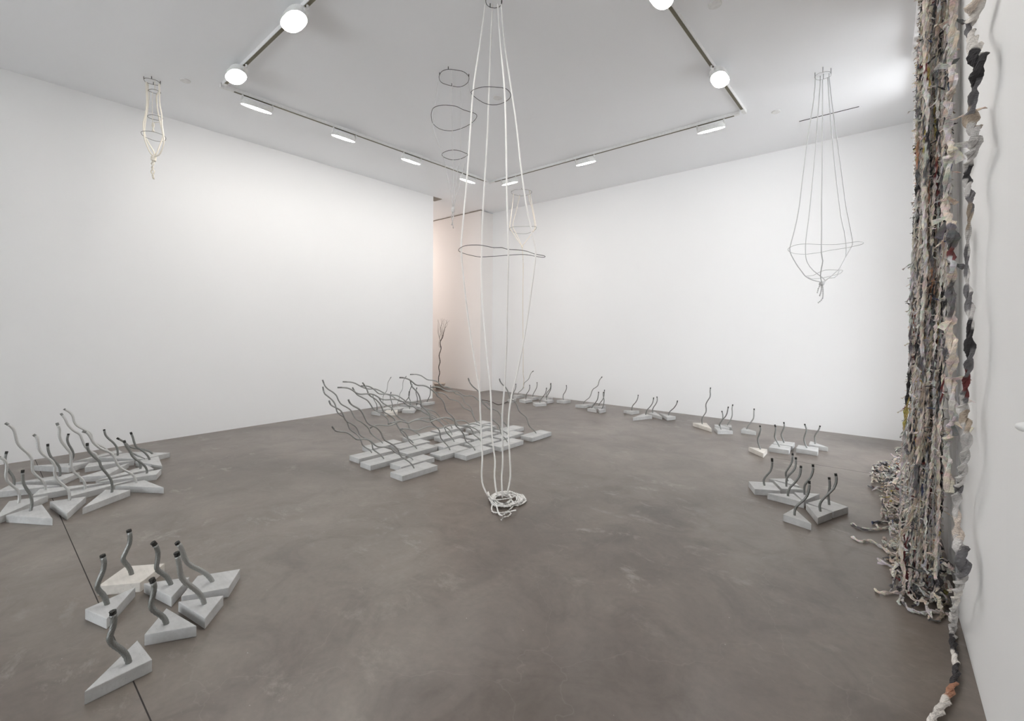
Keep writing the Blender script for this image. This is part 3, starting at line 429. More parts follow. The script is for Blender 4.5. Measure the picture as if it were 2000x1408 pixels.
S1 = {'rings':[[[-2.549,2.711,4.235],[-2.578,2.752,4.235],[-2.579,2.797,4.235],[-2.555,2.826,4.235],[-2.521,2.844,4.235],[-2.481,2.832,4.235],[-2.445,2.797,4.235],[-2.428,2.755,4.235],[-2.448,2.706,4.235],[-2.501,2.69,4.235]],[[-2.634,2.626,3.459],[-2.562,2.614,3.459],[-2.487,2.638,3.459],[-2.415,2.707,3.459],[-2.373,2.768,3.459],[-2.398,2.86,3.459],[-2.468,2.914,3.459],[-2.57,2.927,3.459],[-2.635,2.897,3.459],[-2.67,2.834,3.459],[-2.667,2.722,3.459]],[[-2.725,2.578,2.148],[-2.608,2.499,2.148],[-2.503,2.47,2.148],[-2.427,2.522,2.148],[-2.416,2.61,2.148],[-2.414,2.678,2.148],[-2.363,2.709,2.148],[-2.374,2.794,2.148],[-2.329,2.872,2.148],[-2.307,2.961,2.148],[-2.337,3.125,2.148],[-2.334,3.269,2.148],[-2.39,3.329,2.148],[-2.408,3.241,2.148],[-2.427,3.095,2.148],[-2.533,3.041,2.148],[-2.662,3.011,2.148],[-2.756,2.979,2.148],[-2.831,2.942,2.148],[-2.829,2.809,2.148],[-2.79,2.674,2.148]]],'ropes':[[[-2.566,2.724,4.216],[-2.595,2.688,3.858],[-2.627,2.65,3.51],[-2.641,2.63,3.164],[-2.656,2.605,2.734],[-2.677,2.576,2.306],[-2.68,2.568,2.136],[-2.67,2.583,1.924],[-2.646,2.615,1.584],[-2.611,2.654,1.243],[-2.583,2.688,0.986],[-2.579,2.697,0.814],[-2.576,2.708,0.599],[-2.572,2.718,0.426],[-2.579,2.719,0.252],[-2.57,2.73,0.165],[-2.541,2.756,0.087]],[[-2.576,2.824,4.276],[-2.618,2.846,3.9],[-2.653,2.867,3.564],[-2.693,2.887,3.133],[-2.741,2.901,2.691],[-2.771,2.914,2.377],[-2.785,2.924,2.195],[-2.775,2.908,2.007],[-2.741,2.894,1.683],[-2.689,2.887,1.319],[-2.645,2.882,1.051],[-2.619,2.874,0.875],[-2.583,2.85,0.572],[-2.543,2.846,0.359],[-2.534,2.831,0.233],[-2.504,2.83,0.088]],[[-2.451,2.75,4.178],[-2.405,2.738,3.806],[-2.356,2.729,3.45],[-2.32,2.709,3.06],[-2.283,2.68,2.594],[-2.254,2.661,2.263],[-2.243,2.655,2.061],[-2.272,2.68,1.743],[-2.307,2.712,1.337],[-2.348,2.736,1.003],[-2.382,2.752,0.747],[-2.408,2.791,0.398],[-2.425,2.799,0.265],[-2.435,2.817,0.096]],[[-2.483,2.832,4.238],[-2.467,2.855,3.931],[-2.429,2.899,3.546],[-2.398,2.933,3.245],[-2.369,2.969,2.856],[-2.338,3.002,2.552],[-2.3,3.041,2.291],[-2.28,3.06,2.138],[-2.296,3.039,1.896],[-2.333,2.997,1.501],[-2.377,2.949,1.153],[-2.418,2.905,0.892],[-2.43,2.887,0.676],[-2.418,2.888,0.461],[-2.407,2.889,0.246],[-2.423,2.87,0.105]]],'coil':[[[-2.637,2.871,0.009],[-2.651,2.929,0.013],[-2.672,3.008,0.008],[-2.651,3.076,0.005],[-2.594,3.111,0.011],[-2.521,3.102,0.012],[-2.468,3.128,0.006],[-2.409,3.089,0.007],[-2.348,3.03,0.012],[-2.335,2.967,0.011],[-2.346,2.915,0.005],[-2.381,2.866,0.008],[-2.404,2.81,0.013],[-2.464,2.793,0.009],[-2.533,2.799,0.005],[-2.575,2.833,0.01],[-2.614,2.875,0.013],[-2.649,2.943,0.007],[-2.666,3.009,0.006],[-2.635,3.059,0.012],[-2.58,3.09,0.011],[-2.534,3.122,0.005],[-2.469,3.108,0.008],[-2.402,3.071,0.013],[-2.361,3.032,0.009],[-2.357,2.977,0.005],[-2.356,2.911,0.01],[-2.378,2.861,0.013],[-2.419,2.831,0.007],[-2.47,2.807,0.006],[-2.519,2.806,0.012],[-2.569,2.837,0.012],[-2.614,2.894,0.006],[-2.637,2.943,0.007],[-2.637,2.99,0.013],[-2.626,3.053,0.01],[-2.584,3.092,0.005],[-2.524,3.097,0.009],[-2.462,3.089,0.013],[-2.417,3.073,0.008],[-2.381,3.031,0.005],[-2.359,2.964,0.011],[-2.366,2.911,0.012],[-2.389,2.874,0.006],[-2.425,2.84,0.007],[-2.462,2.81,0.013],[-2.519,2.816,0.01],[-2.579,2.851,0.005],[-2.603,2.892,0.009],[-2.621,2.932,0.013],[-2.637,2.997,0.008],[-2.621,3.053,0.005]],[[-2.356,2.864,0.022],[-2.366,2.806,0.026],[-2.416,2.785,0.021],[-2.469,2.763,0.018],[-2.516,2.783,0.024],[-2.562,2.809,0.025],[-2.618,2.86,0.019],[-2.639,2.916,0.02],[-2.632,2.963,0.025],[-2.606,3.013,0.024],[-2.574,3.056,0.018],[-2.517,3.069,0.021],[-2.452,3.045,0.026],[-2.409,3.021,0.022],[-2.376,2.981,0.018],[-2.362,2.915,0.023],[-2.361,2.862,0.026],[-2.384,2.825,0.02],[-2.424,2.797,0.019],[-2.461,2.772,0.025],[-2.513,2.792,0.024],[-2.567,2.83,0.018],[-2.601,2.863,0.021],[-2.613,2.903,0.026],[-2.624,2.965,0.022],[-2.605,3.015,0.018],[-2.554,3.027,0.023],[-2.504,3.029,0.026],[-2.466,3.036,0.02],[-2.42,3.018,0.019],[-2.381,2.961,0.025],[-2.364,2.913,0.025],[-2.394,2.883,0.019],[-2.398,2.836,0.02],[-2.418,2.794,0.026],[-2.467,2.787,0.023],[-2.522,2.812,0.018],[-2.551,2.835,0.022],[-2.579,2.86,0.026],[-2.613,2.914,0.021],[-2.615,2.966,0.018],[-2.584,2.994,0.024],[-2.54,3.005,0.025],[-2.515,3.038,0.019],[-2.468,3.032,0.02],[-2.419,2.991,0.026],[-2.394,2.958,0.023],[-2.396,2.925,0.018],[-2.397,2.88,0.022]],[[-2.457,2.791,0.024],[-2.497,2.799,0.028],[-2.548,2.834,0.023],[-2.588,2.878,0.02],[-2.606,2.914,0.026],[-2.6,2.955,0.027],[-2.588,2.995,0.021],[-2.555,3.009,0.022],[-2.503,2.997,0.027],[-2.463,2.973,0.026],[-2.445,2.94,0.02],[-2.42,2.893,0.023],[-2.408,2.842,0.028],[-2.429,2.816,0.024],[-2.471,2.816,0.02],[-2.502,2.818,0.025],[-2.535,2.835,0.028],[-2.577,2.879,0.022],[-2.605,2.922,0.021],[-2.585,2.946,0.027],[-2.567,2.972,0.026],[-2.551,2.999,0.02],[-2.511,2.998,0.023],[-2.463,2.96,0.028],[-2.446,2.929,0.024],[-2.44,2.901,0.02],[-2.426,2.856,0.025],[-2.435,2.823,0.028],[-2.474,2.827,0.022],[-2.51,2.838,0.021],[-2.533,2.843,0.027],[-2.565,2.871,0.027],[-2.587,2.92,0.021],[-2.582,2.949,0.022],[-2.555,2.958,0.028],[-2.536,2.972,0.025],[-2.515,2.984,0.02]],[[-2.352,2.981,0.022],[-2.337,2.935,0.026],[-2.362,2.92,0.021],[-2.394,2.917,0.018],[-2.417,2.918,0.024],[-2.446,2.939,0.025],[-2.477,2.986,0.019],[-2.479,3.019,0.02],[-2.456,3.031,0.025],[-2.434,3.045,0.024],[-2.41,3.049,0.018],[-2.379,3.013,0.021],[-2.354,2.973,0.026],[-2.355,2.949,0.022],[-2.375,2.935,0.018],[-2.39,2.919,0.023],[-2.413,2.924,0.026],[-2.452,2.953,0.02],[-2.47,2.986,0.019],[-2.458,3.002,0.025],[-2.448,3.022,0.024],[-2.439,3.046,0.018],[-2.408,3.033,0.021],[-2.379,2.998,0.026],[-2.367,2.98,0.022],[-2.371,2.962,0.018],[-2.372,2.932,0.023],[-2.39,2.927,0.026]],[[-2.666,2.902,0.034],[-2.625,2.866,0.034],[-2.553,2.829,0.034],[-2.51,2.848,0.034],[-2.485,2.887,0.034],[-2.453,2.953,0.034],[-2.454,3.031,0.034]],[[-2.535,2.825,0.012],[-2.5,2.763,0.012],[-2.448,2.701,0.012],[-2.403,2.672,0.012],[-2.36,2.695,0.012],[-2.328,2.738,0.012],[-2.336,2.797,0.012],[-2.358,2.866,0.012],[-2.38,2.919,0.012]],[[-2.494,2.801,0.024],[-2.422,2.737,0.024],[-2.364,2.683,0.024],[-2.311,2.646,0.024],[-2.289,2.652,0.024],[-2.296,2.708,0.024],[-2.284,2.76,0.024],[-2.269,2.795,0.024]],[[-2.315,2.763,0.012],[-2.28,2.743,0.012],[-2.262,2.693,0.012],[-2.273,2.665,0.012],[-2.272,2.637,0.012],[-2.262,2.606,0.012]]]}
S2 = {'rings':[[[-6.3,1.182,4.24],[-6.262,1.189,4.24],[-6.232,1.237,4.24],[-6.231,1.287,4.24],[-6.277,1.324,4.24],[-6.329,1.325,4.24],[-6.362,1.28,4.24],[-6.37,1.231,4.24],[-6.355,1.203,4.24]],[[-6.304,1.22,4.131],[-6.24,1.239,4.131],[-6.223,1.286,4.131],[-6.244,1.32,4.131],[-6.304,1.324,4.131],[-6.324,1.281,4.131],[-6.322,1.239,4.131]],[[-6.298,1.214,3.843],[-6.225,1.237,3.843],[-6.212,1.284,3.843],[-6.232,1.34,3.843],[-6.329,1.335,3.843],[-6.351,1.288,3.843],[-6.347,1.24,3.843]],[[-6.255,1.152,3.63],[-6.191,1.174,3.63],[-6.149,1.223,3.63],[-6.146,1.28,3.63],[-6.186,1.347,3.63],[-6.287,1.378,3.63],[-6.387,1.374,3.63],[-6.429,1.313,3.63],[-6.407,1.248,3.63],[-6.361,1.189,3.63]]],'ropes':[[[-6.293,1.203,4.215],[-6.295,1.204,4.127],[-6.292,1.208,4.002],[-6.305,1.199,3.855],[-6.314,1.184,3.768],[-6.297,1.182,3.657],[-6.289,1.193,3.564],[-6.288,1.217,3.488],[-6.281,1.241,3.43],[-6.266,1.263,3.399]],[[-6.41,1.234,4.259],[-6.404,1.235,4.069],[-6.413,1.225,3.897],[-6.443,1.219,3.764],[-6.458,1.22,3.694],[-6.429,1.236,3.616],[-6.371,1.259,3.533],[-6.321,1.279,3.462],[-6.302,1.279,3.412]],[[-6.295,1.317,4.238],[-6.294,1.316,4.152],[-6.312,1.3,4.109],[-6.307,1.304,3.98],[-6.29,1.318,3.852],[-6.284,1.338,3.75],[-6.286,1.352,3.659],[-6.284,1.326,3.554],[-6.286,1.301,3.461],[-6.296,1.28,3.411]],[[-6.181,1.297,4.19],[-6.183,1.299,3.981],[-6.168,1.313,3.856],[-6.153,1.314,3.747],[-6.123,1.321,3.625],[-6.136,1.328,3.537],[-6.179,1.317,3.46],[-6.217,1.3,3.411],[-6.254,1.274,3.396]]],'thin':[[[-6.311,1.282,4.282],[-6.31,1.281,4.153]],[[-6.424,1.245,4.263],[-6.416,1.248,4.176],[-6.407,1.255,4.154],[-6.413,1.248,4.045],[-6.422,1.238,3.899]],[[-6.296,1.259,4.124],[-6.298,1.258,3.991],[-6.296,1.259,3.874],[-6.294,1.261,3.779]],[[-6.328,1.324,4.242],[-6.315,1.332,4.165]],[[-6.238,1.307,3.79],[-6.271,1.28,3.784],[-6.287,1.266,3.777]]],'knot':[[-6.284,1.269,3.403],[-6.286,1.268,3.357]],'tails':[[[-6.286,1.268,3.36],[-6.302,1.254,3.323],[-6.285,1.268,3.281],[-6.306,1.251,3.233],[-6.285,1.268,3.19],[-6.281,1.272,3.148]],[[-6.288,1.268,3.361],[-6.284,1.272,3.318],[-6.303,1.256,3.281],[-6.28,1.275,3.234],[-6.296,1.262,3.191],[-6.289,1.267,3.154]]],'tassel':[[[-6.294,1.261,3.779],[-6.297,1.258,3.747],[-6.289,1.265,3.715],[-6.297,1.259,3.681]],[[-6.287,1.266,3.777],[-6.283,1.27,3.747],[-6.291,1.263,3.715],[-6.279,1.273,3.678]]]}
S3 = {'rings':[[[-3.699,3.207,4.24],[-3.622,3.177,4.24],[-3.545,3.194,4.24],[-3.485,3.264,4.24],[-3.451,3.334,4.24],[-3.476,3.432,4.24],[-3.575,3.508,4.24],[-3.694,3.514,4.24],[-3.757,3.439,4.24],[-3.795,3.329,4.24],[-3.754,3.25,4.24]],[[-3.717,3.115,3.813],[-3.623,3.071,3.813],[-3.515,3.097,3.813],[-3.433,3.192,3.813],[-3.421,3.307,3.813],[-3.388,3.459,3.813],[-3.503,3.549,3.813],[-3.687,3.593,3.813],[-3.873,3.576,3.813],[-3.964,3.467,3.813],[-3.925,3.315,3.813],[-3.813,3.191,3.813]],[[-3.694,3.245,3.397],[-3.581,3.231,3.397],[-3.498,3.281,3.397],[-3.486,3.413,3.397],[-3.514,3.453,3.397],[-3.648,3.475,3.397],[-3.743,3.431,3.397],[-3.754,3.323,3.397]]],'thin':[[[-3.723,3.216,4.205],[-3.747,3.188,3.925],[-3.763,3.174,3.716],[-3.736,3.206,3.548],[-3.692,3.251,3.38],[-3.677,3.268,3.286],[-3.64,3.313,3.022],[-3.621,3.338,2.814]],[[-3.52,3.229,4.241],[-3.493,3.206,3.852],[-3.511,3.225,3.532],[-3.531,3.251,3.378],[-3.561,3.291,3.152],[-3.612,3.335,2.812]],[[-3.68,3.501,4.228],[-3.695,3.531,3.962],[-3.684,3.514,3.754],[-3.643,3.471,3.414],[-3.645,3.434,3.268],[-3.63,3.382,2.999],[-3.624,3.351,2.817]],[[-3.517,3.467,4.212],[-3.478,3.51,3.85],[-3.509,3.474,3.614],[-3.525,3.451,3.409],[-3.549,3.422,3.223],[-3.593,3.373,2.97],[-3.615,3.348,2.815]]],'knot':[[-3.618,3.343,2.819],[-3.622,3.339,2.767]],'tails':[[[-3.622,3.339,2.776],[-3.631,3.332,2.719],[-3.628,3.335,2.677],[-3.622,3.34,2.633],[-3.617,3.343,2.589]],[[-3.619,3.342,2.776],[-3.616,3.344,2.719],[-3.626,3.336,2.661],[-3.631,3.332,2.623]]]}
S4 = {'rings':[[[-5.752,6.895,4.24],[-5.616,6.83,4.24],[-5.487,6.89,4.24],[-5.386,7.043,4.24],[-5.471,7.195,4.24],[-5.641,7.258,4.24],[-5.783,7.205,4.24],[-5.819,7.021,4.24]],[[-5.741,6.822,3.483],[-5.577,6.738,3.483],[-5.39,6.824,3.483],[-5.227,6.985,3.483],[-5.276,7.109,3.483],[-5.486,7.281,3.483],[-5.757,7.388,3.483],[-5.883,7.252,3.483],[-5.835,7.003,3.483]]],'ropes':[[[-5.697,6.902,4.196],[-5.718,6.873,3.878],[-5.745,6.838,3.524],[-5.732,6.847,3.487],[-5.693,6.902,3.388],[-5.653,6.97,3.277],[-5.599,7.053,3.157]],[[-5.744,7.156,4.228],[-5.806,7.131,3.946],[-5.881,7.1,3.626],[-5.811,7.115,3.454],[-5.709,7.096,3.303],[-5.616,7.074,3.162]],[[-5.455,7.104,4.261],[-5.379,7.152,3.809],[-5.341,7.174,3.562],[-5.346,7.168,3.503],[-5.41,7.133,3.404],[-5.522,7.088,3.25],[-5.594,7.056,3.157]],[[-5.585,7.233,4.235],[-5.522,7.312,3.864],[-5.501,7.347,3.616],[-5.519,7.335,3.512],[-5.559,7.207,3.332],[-5.608,7.074,3.161]]],'knot':[[-5.601,7.06,3.161],[-5.601,7.06,3.132]],'tails':[[[-5.601,7.06,3.143],[-5.584,7.075,2.814],[-5.585,7.073,1.93],[-5.578,7.079,1.194],[-5.576,7.081,0.606],[-5.565,7.09,0.467],[-5.57,7.086,0.342],[-5.564,7.091,0.28]]]}
S5 = {'rings':[[[-0.559,5.776,4.21],[-0.548,5.828,4.21],[-0.524,5.855,4.21],[-0.491,5.86,4.21],[-0.457,5.852,4.21],[-0.428,5.84,4.21],[-0.419,5.784,4.21],[-0.429,5.723,4.21],[-0.465,5.697,4.21],[-0.483,5.703,4.21],[-0.515,5.691,4.21],[-0.545,5.715,4.21]],[[-0.794,5.71,2.375],[-0.751,5.558,2.375],[-0.678,5.44,2.375],[-0.602,5.444,2.375],[-0.478,5.576,2.375],[-0.363,5.661,2.375],[-0.283,5.652,2.375],[-0.217,5.613,2.375],[-0.179,5.606,2.375],[-0.14,5.71,2.375],[-0.159,5.822,2.375],[-0.214,5.893,2.375],[-0.299,5.975,2.375],[-0.445,6.049,2.375],[-0.525,6.132,2.375],[-0.612,6.174,2.375],[-0.691,6.183,2.375],[-0.771,6.063,2.375],[-0.798,5.904,2.375]],[[-0.648,5.936,2.095],[-0.588,5.934,2.095],[-0.513,5.674,2.095],[-0.427,5.454,2.095],[-0.328,5.545,2.095],[-0.301,5.59,2.095],[-0.342,5.893,2.095],[-0.399,6.031,2.095],[-0.468,6.172,2.095],[-0.536,6.273,2.095],[-0.618,6.317,2.095],[-0.648,6.084,2.095]]],'ropes':[[[-0.558,5.794,4.211],[-0.56,5.792,4.129],[-0.567,5.786,4.035],[-0.573,5.781,3.956],[-0.621,5.741,3.532],[-0.658,5.71,3.15],[-0.685,5.688,2.845],[-0.708,5.669,2.672],[-0.734,5.647,2.524],[-0.757,5.628,2.412],[-0.761,5.625,2.334],[-0.713,5.665,2.213],[-0.659,5.709,2.118],[-0.629,5.734,2.07],[-0.572,5.782,2.032],[-0.499,5.842,2.008]],[[-0.522,5.887,4.293],[-0.522,5.89,4.205],[-0.529,5.901,4.085],[-0.535,5.908,3.994],[-0.576,5.952,3.395],[-0.618,5.981,2.896],[-0.633,5.989,2.738],[-0.659,5.997,2.499],[-0.657,5.977,2.325],[-0.631,5.954,2.23],[-0.576,5.959,2.145],[-0.511,5.981,2.08],[-0.476,5.95,2.035],[-0.484,5.877,2.01]],[[-0.491,5.766,4.16],[-0.489,5.749,4.04],[-0.487,5.73,3.908],[-0.479,5.636,3.279],[-0.476,5.556,2.78],[-0.471,5.517,2.526],[-0.471,5.501,2.278],[-0.464,5.565,2.204],[-0.479,5.604,2.135],[-0.49,5.647,2.065],[-0.496,5.805,2.007]],[[-0.457,5.923,4.243],[-0.452,5.935,4.137],[-0.445,5.955,3.984],[-0.407,6.043,3.382],[-0.362,6.126,2.883],[-0.338,6.164,2.682],[-0.321,6.186,2.595],[-0.307,6.209,2.471],[-0.304,6.219,2.392],[-0.309,6.184,2.298],[-0.354,6.101,2.169],[-0.373,6.06,2.095],[-0.399,6.029,2.068],[-0.446,5.987,2.06],[-0.487,5.869,2.009]],[[-0.442,5.89,4.287],[-0.443,5.889,4.234],[-0.434,5.896,4.13],[-0.419,5.909,3.957],[-0.352,5.965,3.345],[-0.299,6.009,2.847],[-0.275,6.028,2.691],[-0.241,6.057,2.466],[-0.241,6.057,2.415],[-0.293,6.013,2.293],[-0.346,5.969,2.163],[-0.379,5.942,2.119],[-0.433,5.898,2.058],[-0.482,5.856,2.008]]],'knot':[[-0.492,5.848,2.008],[-0.498,5.844,1.985]],'tails':[[[-0.502,5.84,1.993],[-0.516,5.829,1.963],[-0.525,5.82,1.937],[-0.533,5.814,1.893]],[[-0.498,5.847,1.989],[-0.502,5.844,1.911],[-0.515,5.833,1.859]],[[-0.492,5.848,1.989],[-0.485,5.854,1.911],[-0.49,5.85,1.833],[-0.525,5.821,1.785]]],'hooks':[[-0.391,5.826,4.25],[-0.42,5.952,4.25],[-0.59,5.857,4.25],[-0.52,5.951,4.25]]}
BR = {'trunk':[[-8.395,7.3,0.151],[-8.406,7.3,0.265],[-8.364,7.3,0.383],[-8.402,7.3,0.524],[-8.351,7.3,0.656],[-8.388,7.3,0.812],[-8.336,7.3,0.928],[-8.319,7.3,1.0],[-8.347,7.3,1.1],[-8.337,7.3,1.171],[-8.263,7.3,1.259],[-8.242,7.3,1.33]],'br':[[[-8.337,7.3,1.157],[-8.403,7.3,1.299],[-8.436,7.3,1.428],[-8.415,7.3,1.586],[-8.449,7.3,1.709]],[[-8.337,7.3,1.171],[-8.37,7.3,1.242],[-8.328,7.3,1.372],[-8.339,7.3,1.515],[-8.308,7.3,1.586],[-8.334,7.3,1.722]],[[-8.263,7.3,1.259],[-8.296,7.3,1.372],[-8.318,7.3,1.501],[-8.265,7.3,1.615],[-8.277,7.3,1.729]],[[-8.242,7.3,1.33],[-8.264,7.3,1.444],[-8.233,7.3,1.558],[-8.222,7.3,1.717]],[[-8.242,7.3,1.33],[-8.211,7.3,1.444],[-8.159,7.3,1.543],[-8.112,7.3,1.692]],[[-8.242,7.3,1.302],[-8.19,7.3,1.458],[-8.107,7.3,1.586],[-8.146,7.3,1.692]],[[-8.336,7.3,1.028],[-8.368,7.3,1.013],[-8.401,7.3,1.127],[-8.38,7.3,1.185],[-8.392,7.3,1.299],[-8.436,7.3,1.414],[-8.404,7.3,1.558],[-8.423,7.3,1.687]],[[-8.232,7.3,1.344],[-8.18,7.3,1.487],[-8.149,7.3,1.572],[-8.014,7.3,1.67]],[[-8.295,7.3,1.215],[-8.306,7.3,1.329],[-8.35,7.3,1.458],[-8.286,7.3,1.586],[-8.245,7.3,1.7]]],'base':[-8.362,7.3,0.061]}
ST1 = [[0.262,2.264,2.776],[0.262,2.306,2.729],[0.262,2.399,2.696],[0.262,2.487,2.69],[0.262,2.396,2.598],[0.262,2.277,2.465],[0.262,2.32,2.421],[0.262,2.378,2.379],[0.262,2.413,2.335],[0.262,2.412,2.295],[0.262,2.315,2.204],[0.262,2.421,2.172],[0.262,2.511,2.148],[0.262,2.524,2.101],[0.262,2.468,2.043],[0.262,2.428,1.978],[0.262,2.465,1.926],[0.262,2.503,1.853],[0.262,2.527,1.754],[0.262,2.497,1.67],[0.262,2.455,1.607],[0.262,2.415,1.537],[0.262,2.451,1.469],[0.262,2.437,1.41],[0.262,2.474,1.359],[0.262,2.54,1.282],[0.262,2.61,1.191],[0.262,2.609,1.166],[0.262,2.521,1.121],[0.262,2.533,1.037],[0.262,2.631,0.91],[0.262,2.773,0.785],[0.262,2.805,0.707],[0.262,2.733,0.618],[0.262,2.621,0.572],[0.262,2.604,0.516],[0.262,2.71,0.405],[0.262,2.826,0.285],[0.262,2.878,0.202],[0.281,3.125,0.02],[0.267,2.926,0.02],[0.26,2.764,0.02],[0.248,2.66,0.02],[0.215,2.513,0.02],[0.185,2.409,0.02],[0.163,2.346,0.02],[0.147,2.276,0.02]]
ST2 = [[0.245,2.736,3.034],[0.245,2.822,2.924],[0.245,2.781,2.787],[0.245,2.873,2.739],[0.245,2.793,2.633],[0.245,2.83,2.607],[0.245,2.99,2.608],[0.245,2.904,2.526],[0.245,2.985,2.471],[0.245,2.919,2.388],[0.245,2.819,2.316],[0.245,2.979,2.321],[0.245,3.019,2.233],[0.245,3.104,2.127],[0.245,2.885,2.008],[0.245,2.768,1.929],[0.245,2.86,1.862],[0.245,2.763,1.781],[0.245,2.873,1.699],[0.245,2.793,1.601],[0.245,2.866,1.51],[0.245,2.767,1.396],[0.245,2.858,1.298],[0.245,2.779,1.213],[0.245,2.74,1.15],[0.245,2.849,1.041],[0.245,3.011,0.938],[0.245,2.965,0.874],[0.245,2.899,0.793],[0.245,2.877,0.747]]
ST3 = [[0.175,3.2,3.35],[0.172,3.2,2.972],[0.185,3.2,2.562],[0.171,3.2,2.16],[0.18,3.2,1.835],[0.165,3.2,1.51],[0.174,3.2,1.186],[0.157,3.2,0.939],[0.152,3.2,0.856],[0.146,3.2,0.783],[0.146,3.2,0.697],[0.147,3.2,0.612],[0.143,3.2,0.582],[0.115,3.2,0.454],[0.09,3.2,0.391],[0.083,3.2,0.337],[0.083,3.2,0.358],[0.087,3.2,0.294],[0.093,3.2,0.231],[0.1,3.2,0.19],[0.099,3.2,0.138],[0.098,3.338,0.01],[0.078,3.216,0.01]]
ST4 = [[0.278,5.6,4.751],[0.269,5.6,4.28],[0.246,5.6,3.62],[0.27,5.6,2.994],[0.229,5.6,2.476],[0.241,5.6,2.092],[0.217,5.6,1.71],[0.239,5.6,1.518],[0.219,5.6,1.23],[0.191,5.6,0.891],[0.177,5.6,0.745],[0.178,5.6,0.6],[0.142,5.6,0.474]]
STLOOP = [[0.177,6.936,0.03],[0.093,6.574,0.03],[0.031,6.422,0.03],[-0.003,6.298,0.03],[-0.036,6.125,0.03],[-0.003,5.946,0.03],[0.028,5.779,0.03],[0.086,6.022,0.03],[0.134,6.234,0.03],[0.15,6.505,0.03],[0.187,6.901,0.03]]
CORD = [[-6.378,6.691,0.006],[-6.306,6.689,0.006],[-6.196,6.686,0.006],[-6.052,6.66,0.006],[-5.843,6.542,0.006],[-5.712,6.491,0.006],[-5.73,6.641,0.006],[-5.811,6.87,0.006],[-5.792,6.95,0.006]]
TAILS = [[[-0.167,4.297,0.012],[-0.116,4.237,0.012],[-0.042,4.267,0.012],[0.047,4.386,0.012],[0.087,4.512,0.012]],[[-0.156,4.021,0.012],[-0.108,3.971,0.012],[-0.053,4.028,0.012],[0.008,3.964,0.012],[0.067,3.862,0.012],[0.094,3.792,0.012]],[[-0.006,3.745,0.012],[0.012,3.708,0.012],[0.051,3.691,0.012],[0.086,3.708,0.012],[0.112,3.718,0.012]],[[-0.02,3.289,0.012],[-0.003,3.268,0.012],[0.029,3.29,0.012],[0.064,3.324,0.012],[0.099,3.359,0.012]],[[0.094,3.31,0.012],[0.102,3.232,0.012],[0.122,3.177,0.012],[0.147,3.172,0.012],[0.172,3.176,0.012],[0.213,3.231,0.012],[0.244,3.245,0.012],[0.283,3.273,0.012],[0.319,3.308,0.012]],[[0.136,3.446,0.012],[0.164,3.399,0.012],[0.206,3.386,0.012],[0.256,3.409,0.012],[0.286,3.424,0.012]],[[-0.09,5.421,0.012],[-0.013,5.376,0.012],[0.015,5.321,0.012]],[[-0.048,4.41,0.012],[-0.001,4.469,0.012],[0.07,4.511,0.012],[0.093,4.475,0.012]],[[0.02,3.767,0.012],[0.052,3.794,0.012],[0.059,3.748,0.012],[0.085,3.861,0.012]],[[0.022,4.113,0.012],[0.034,4.047,0.012],[0.097,4.041,0.012],[0.194,4.213,0.012]],[[0.121,3.742,0.03],[0.14,3.875,0.03],[0.185,4.008,0.03],[0.231,4.133,0.03],[0.267,4.208,0.03]],[[0.247,4.132,0.03],[0.22,3.929,0.03],[0.198,3.808,0.03],[0.169,3.663,0.03]],[[0.25,4.12,0.03],[0.24,3.946,0.03],[0.224,3.805,0.03],[0.214,3.689,0.03]],[[0.02,5.123,0.012],[0.024,4.83,0.012],[0.043,4.581,0.012],[0.061,4.54,0.012]]]
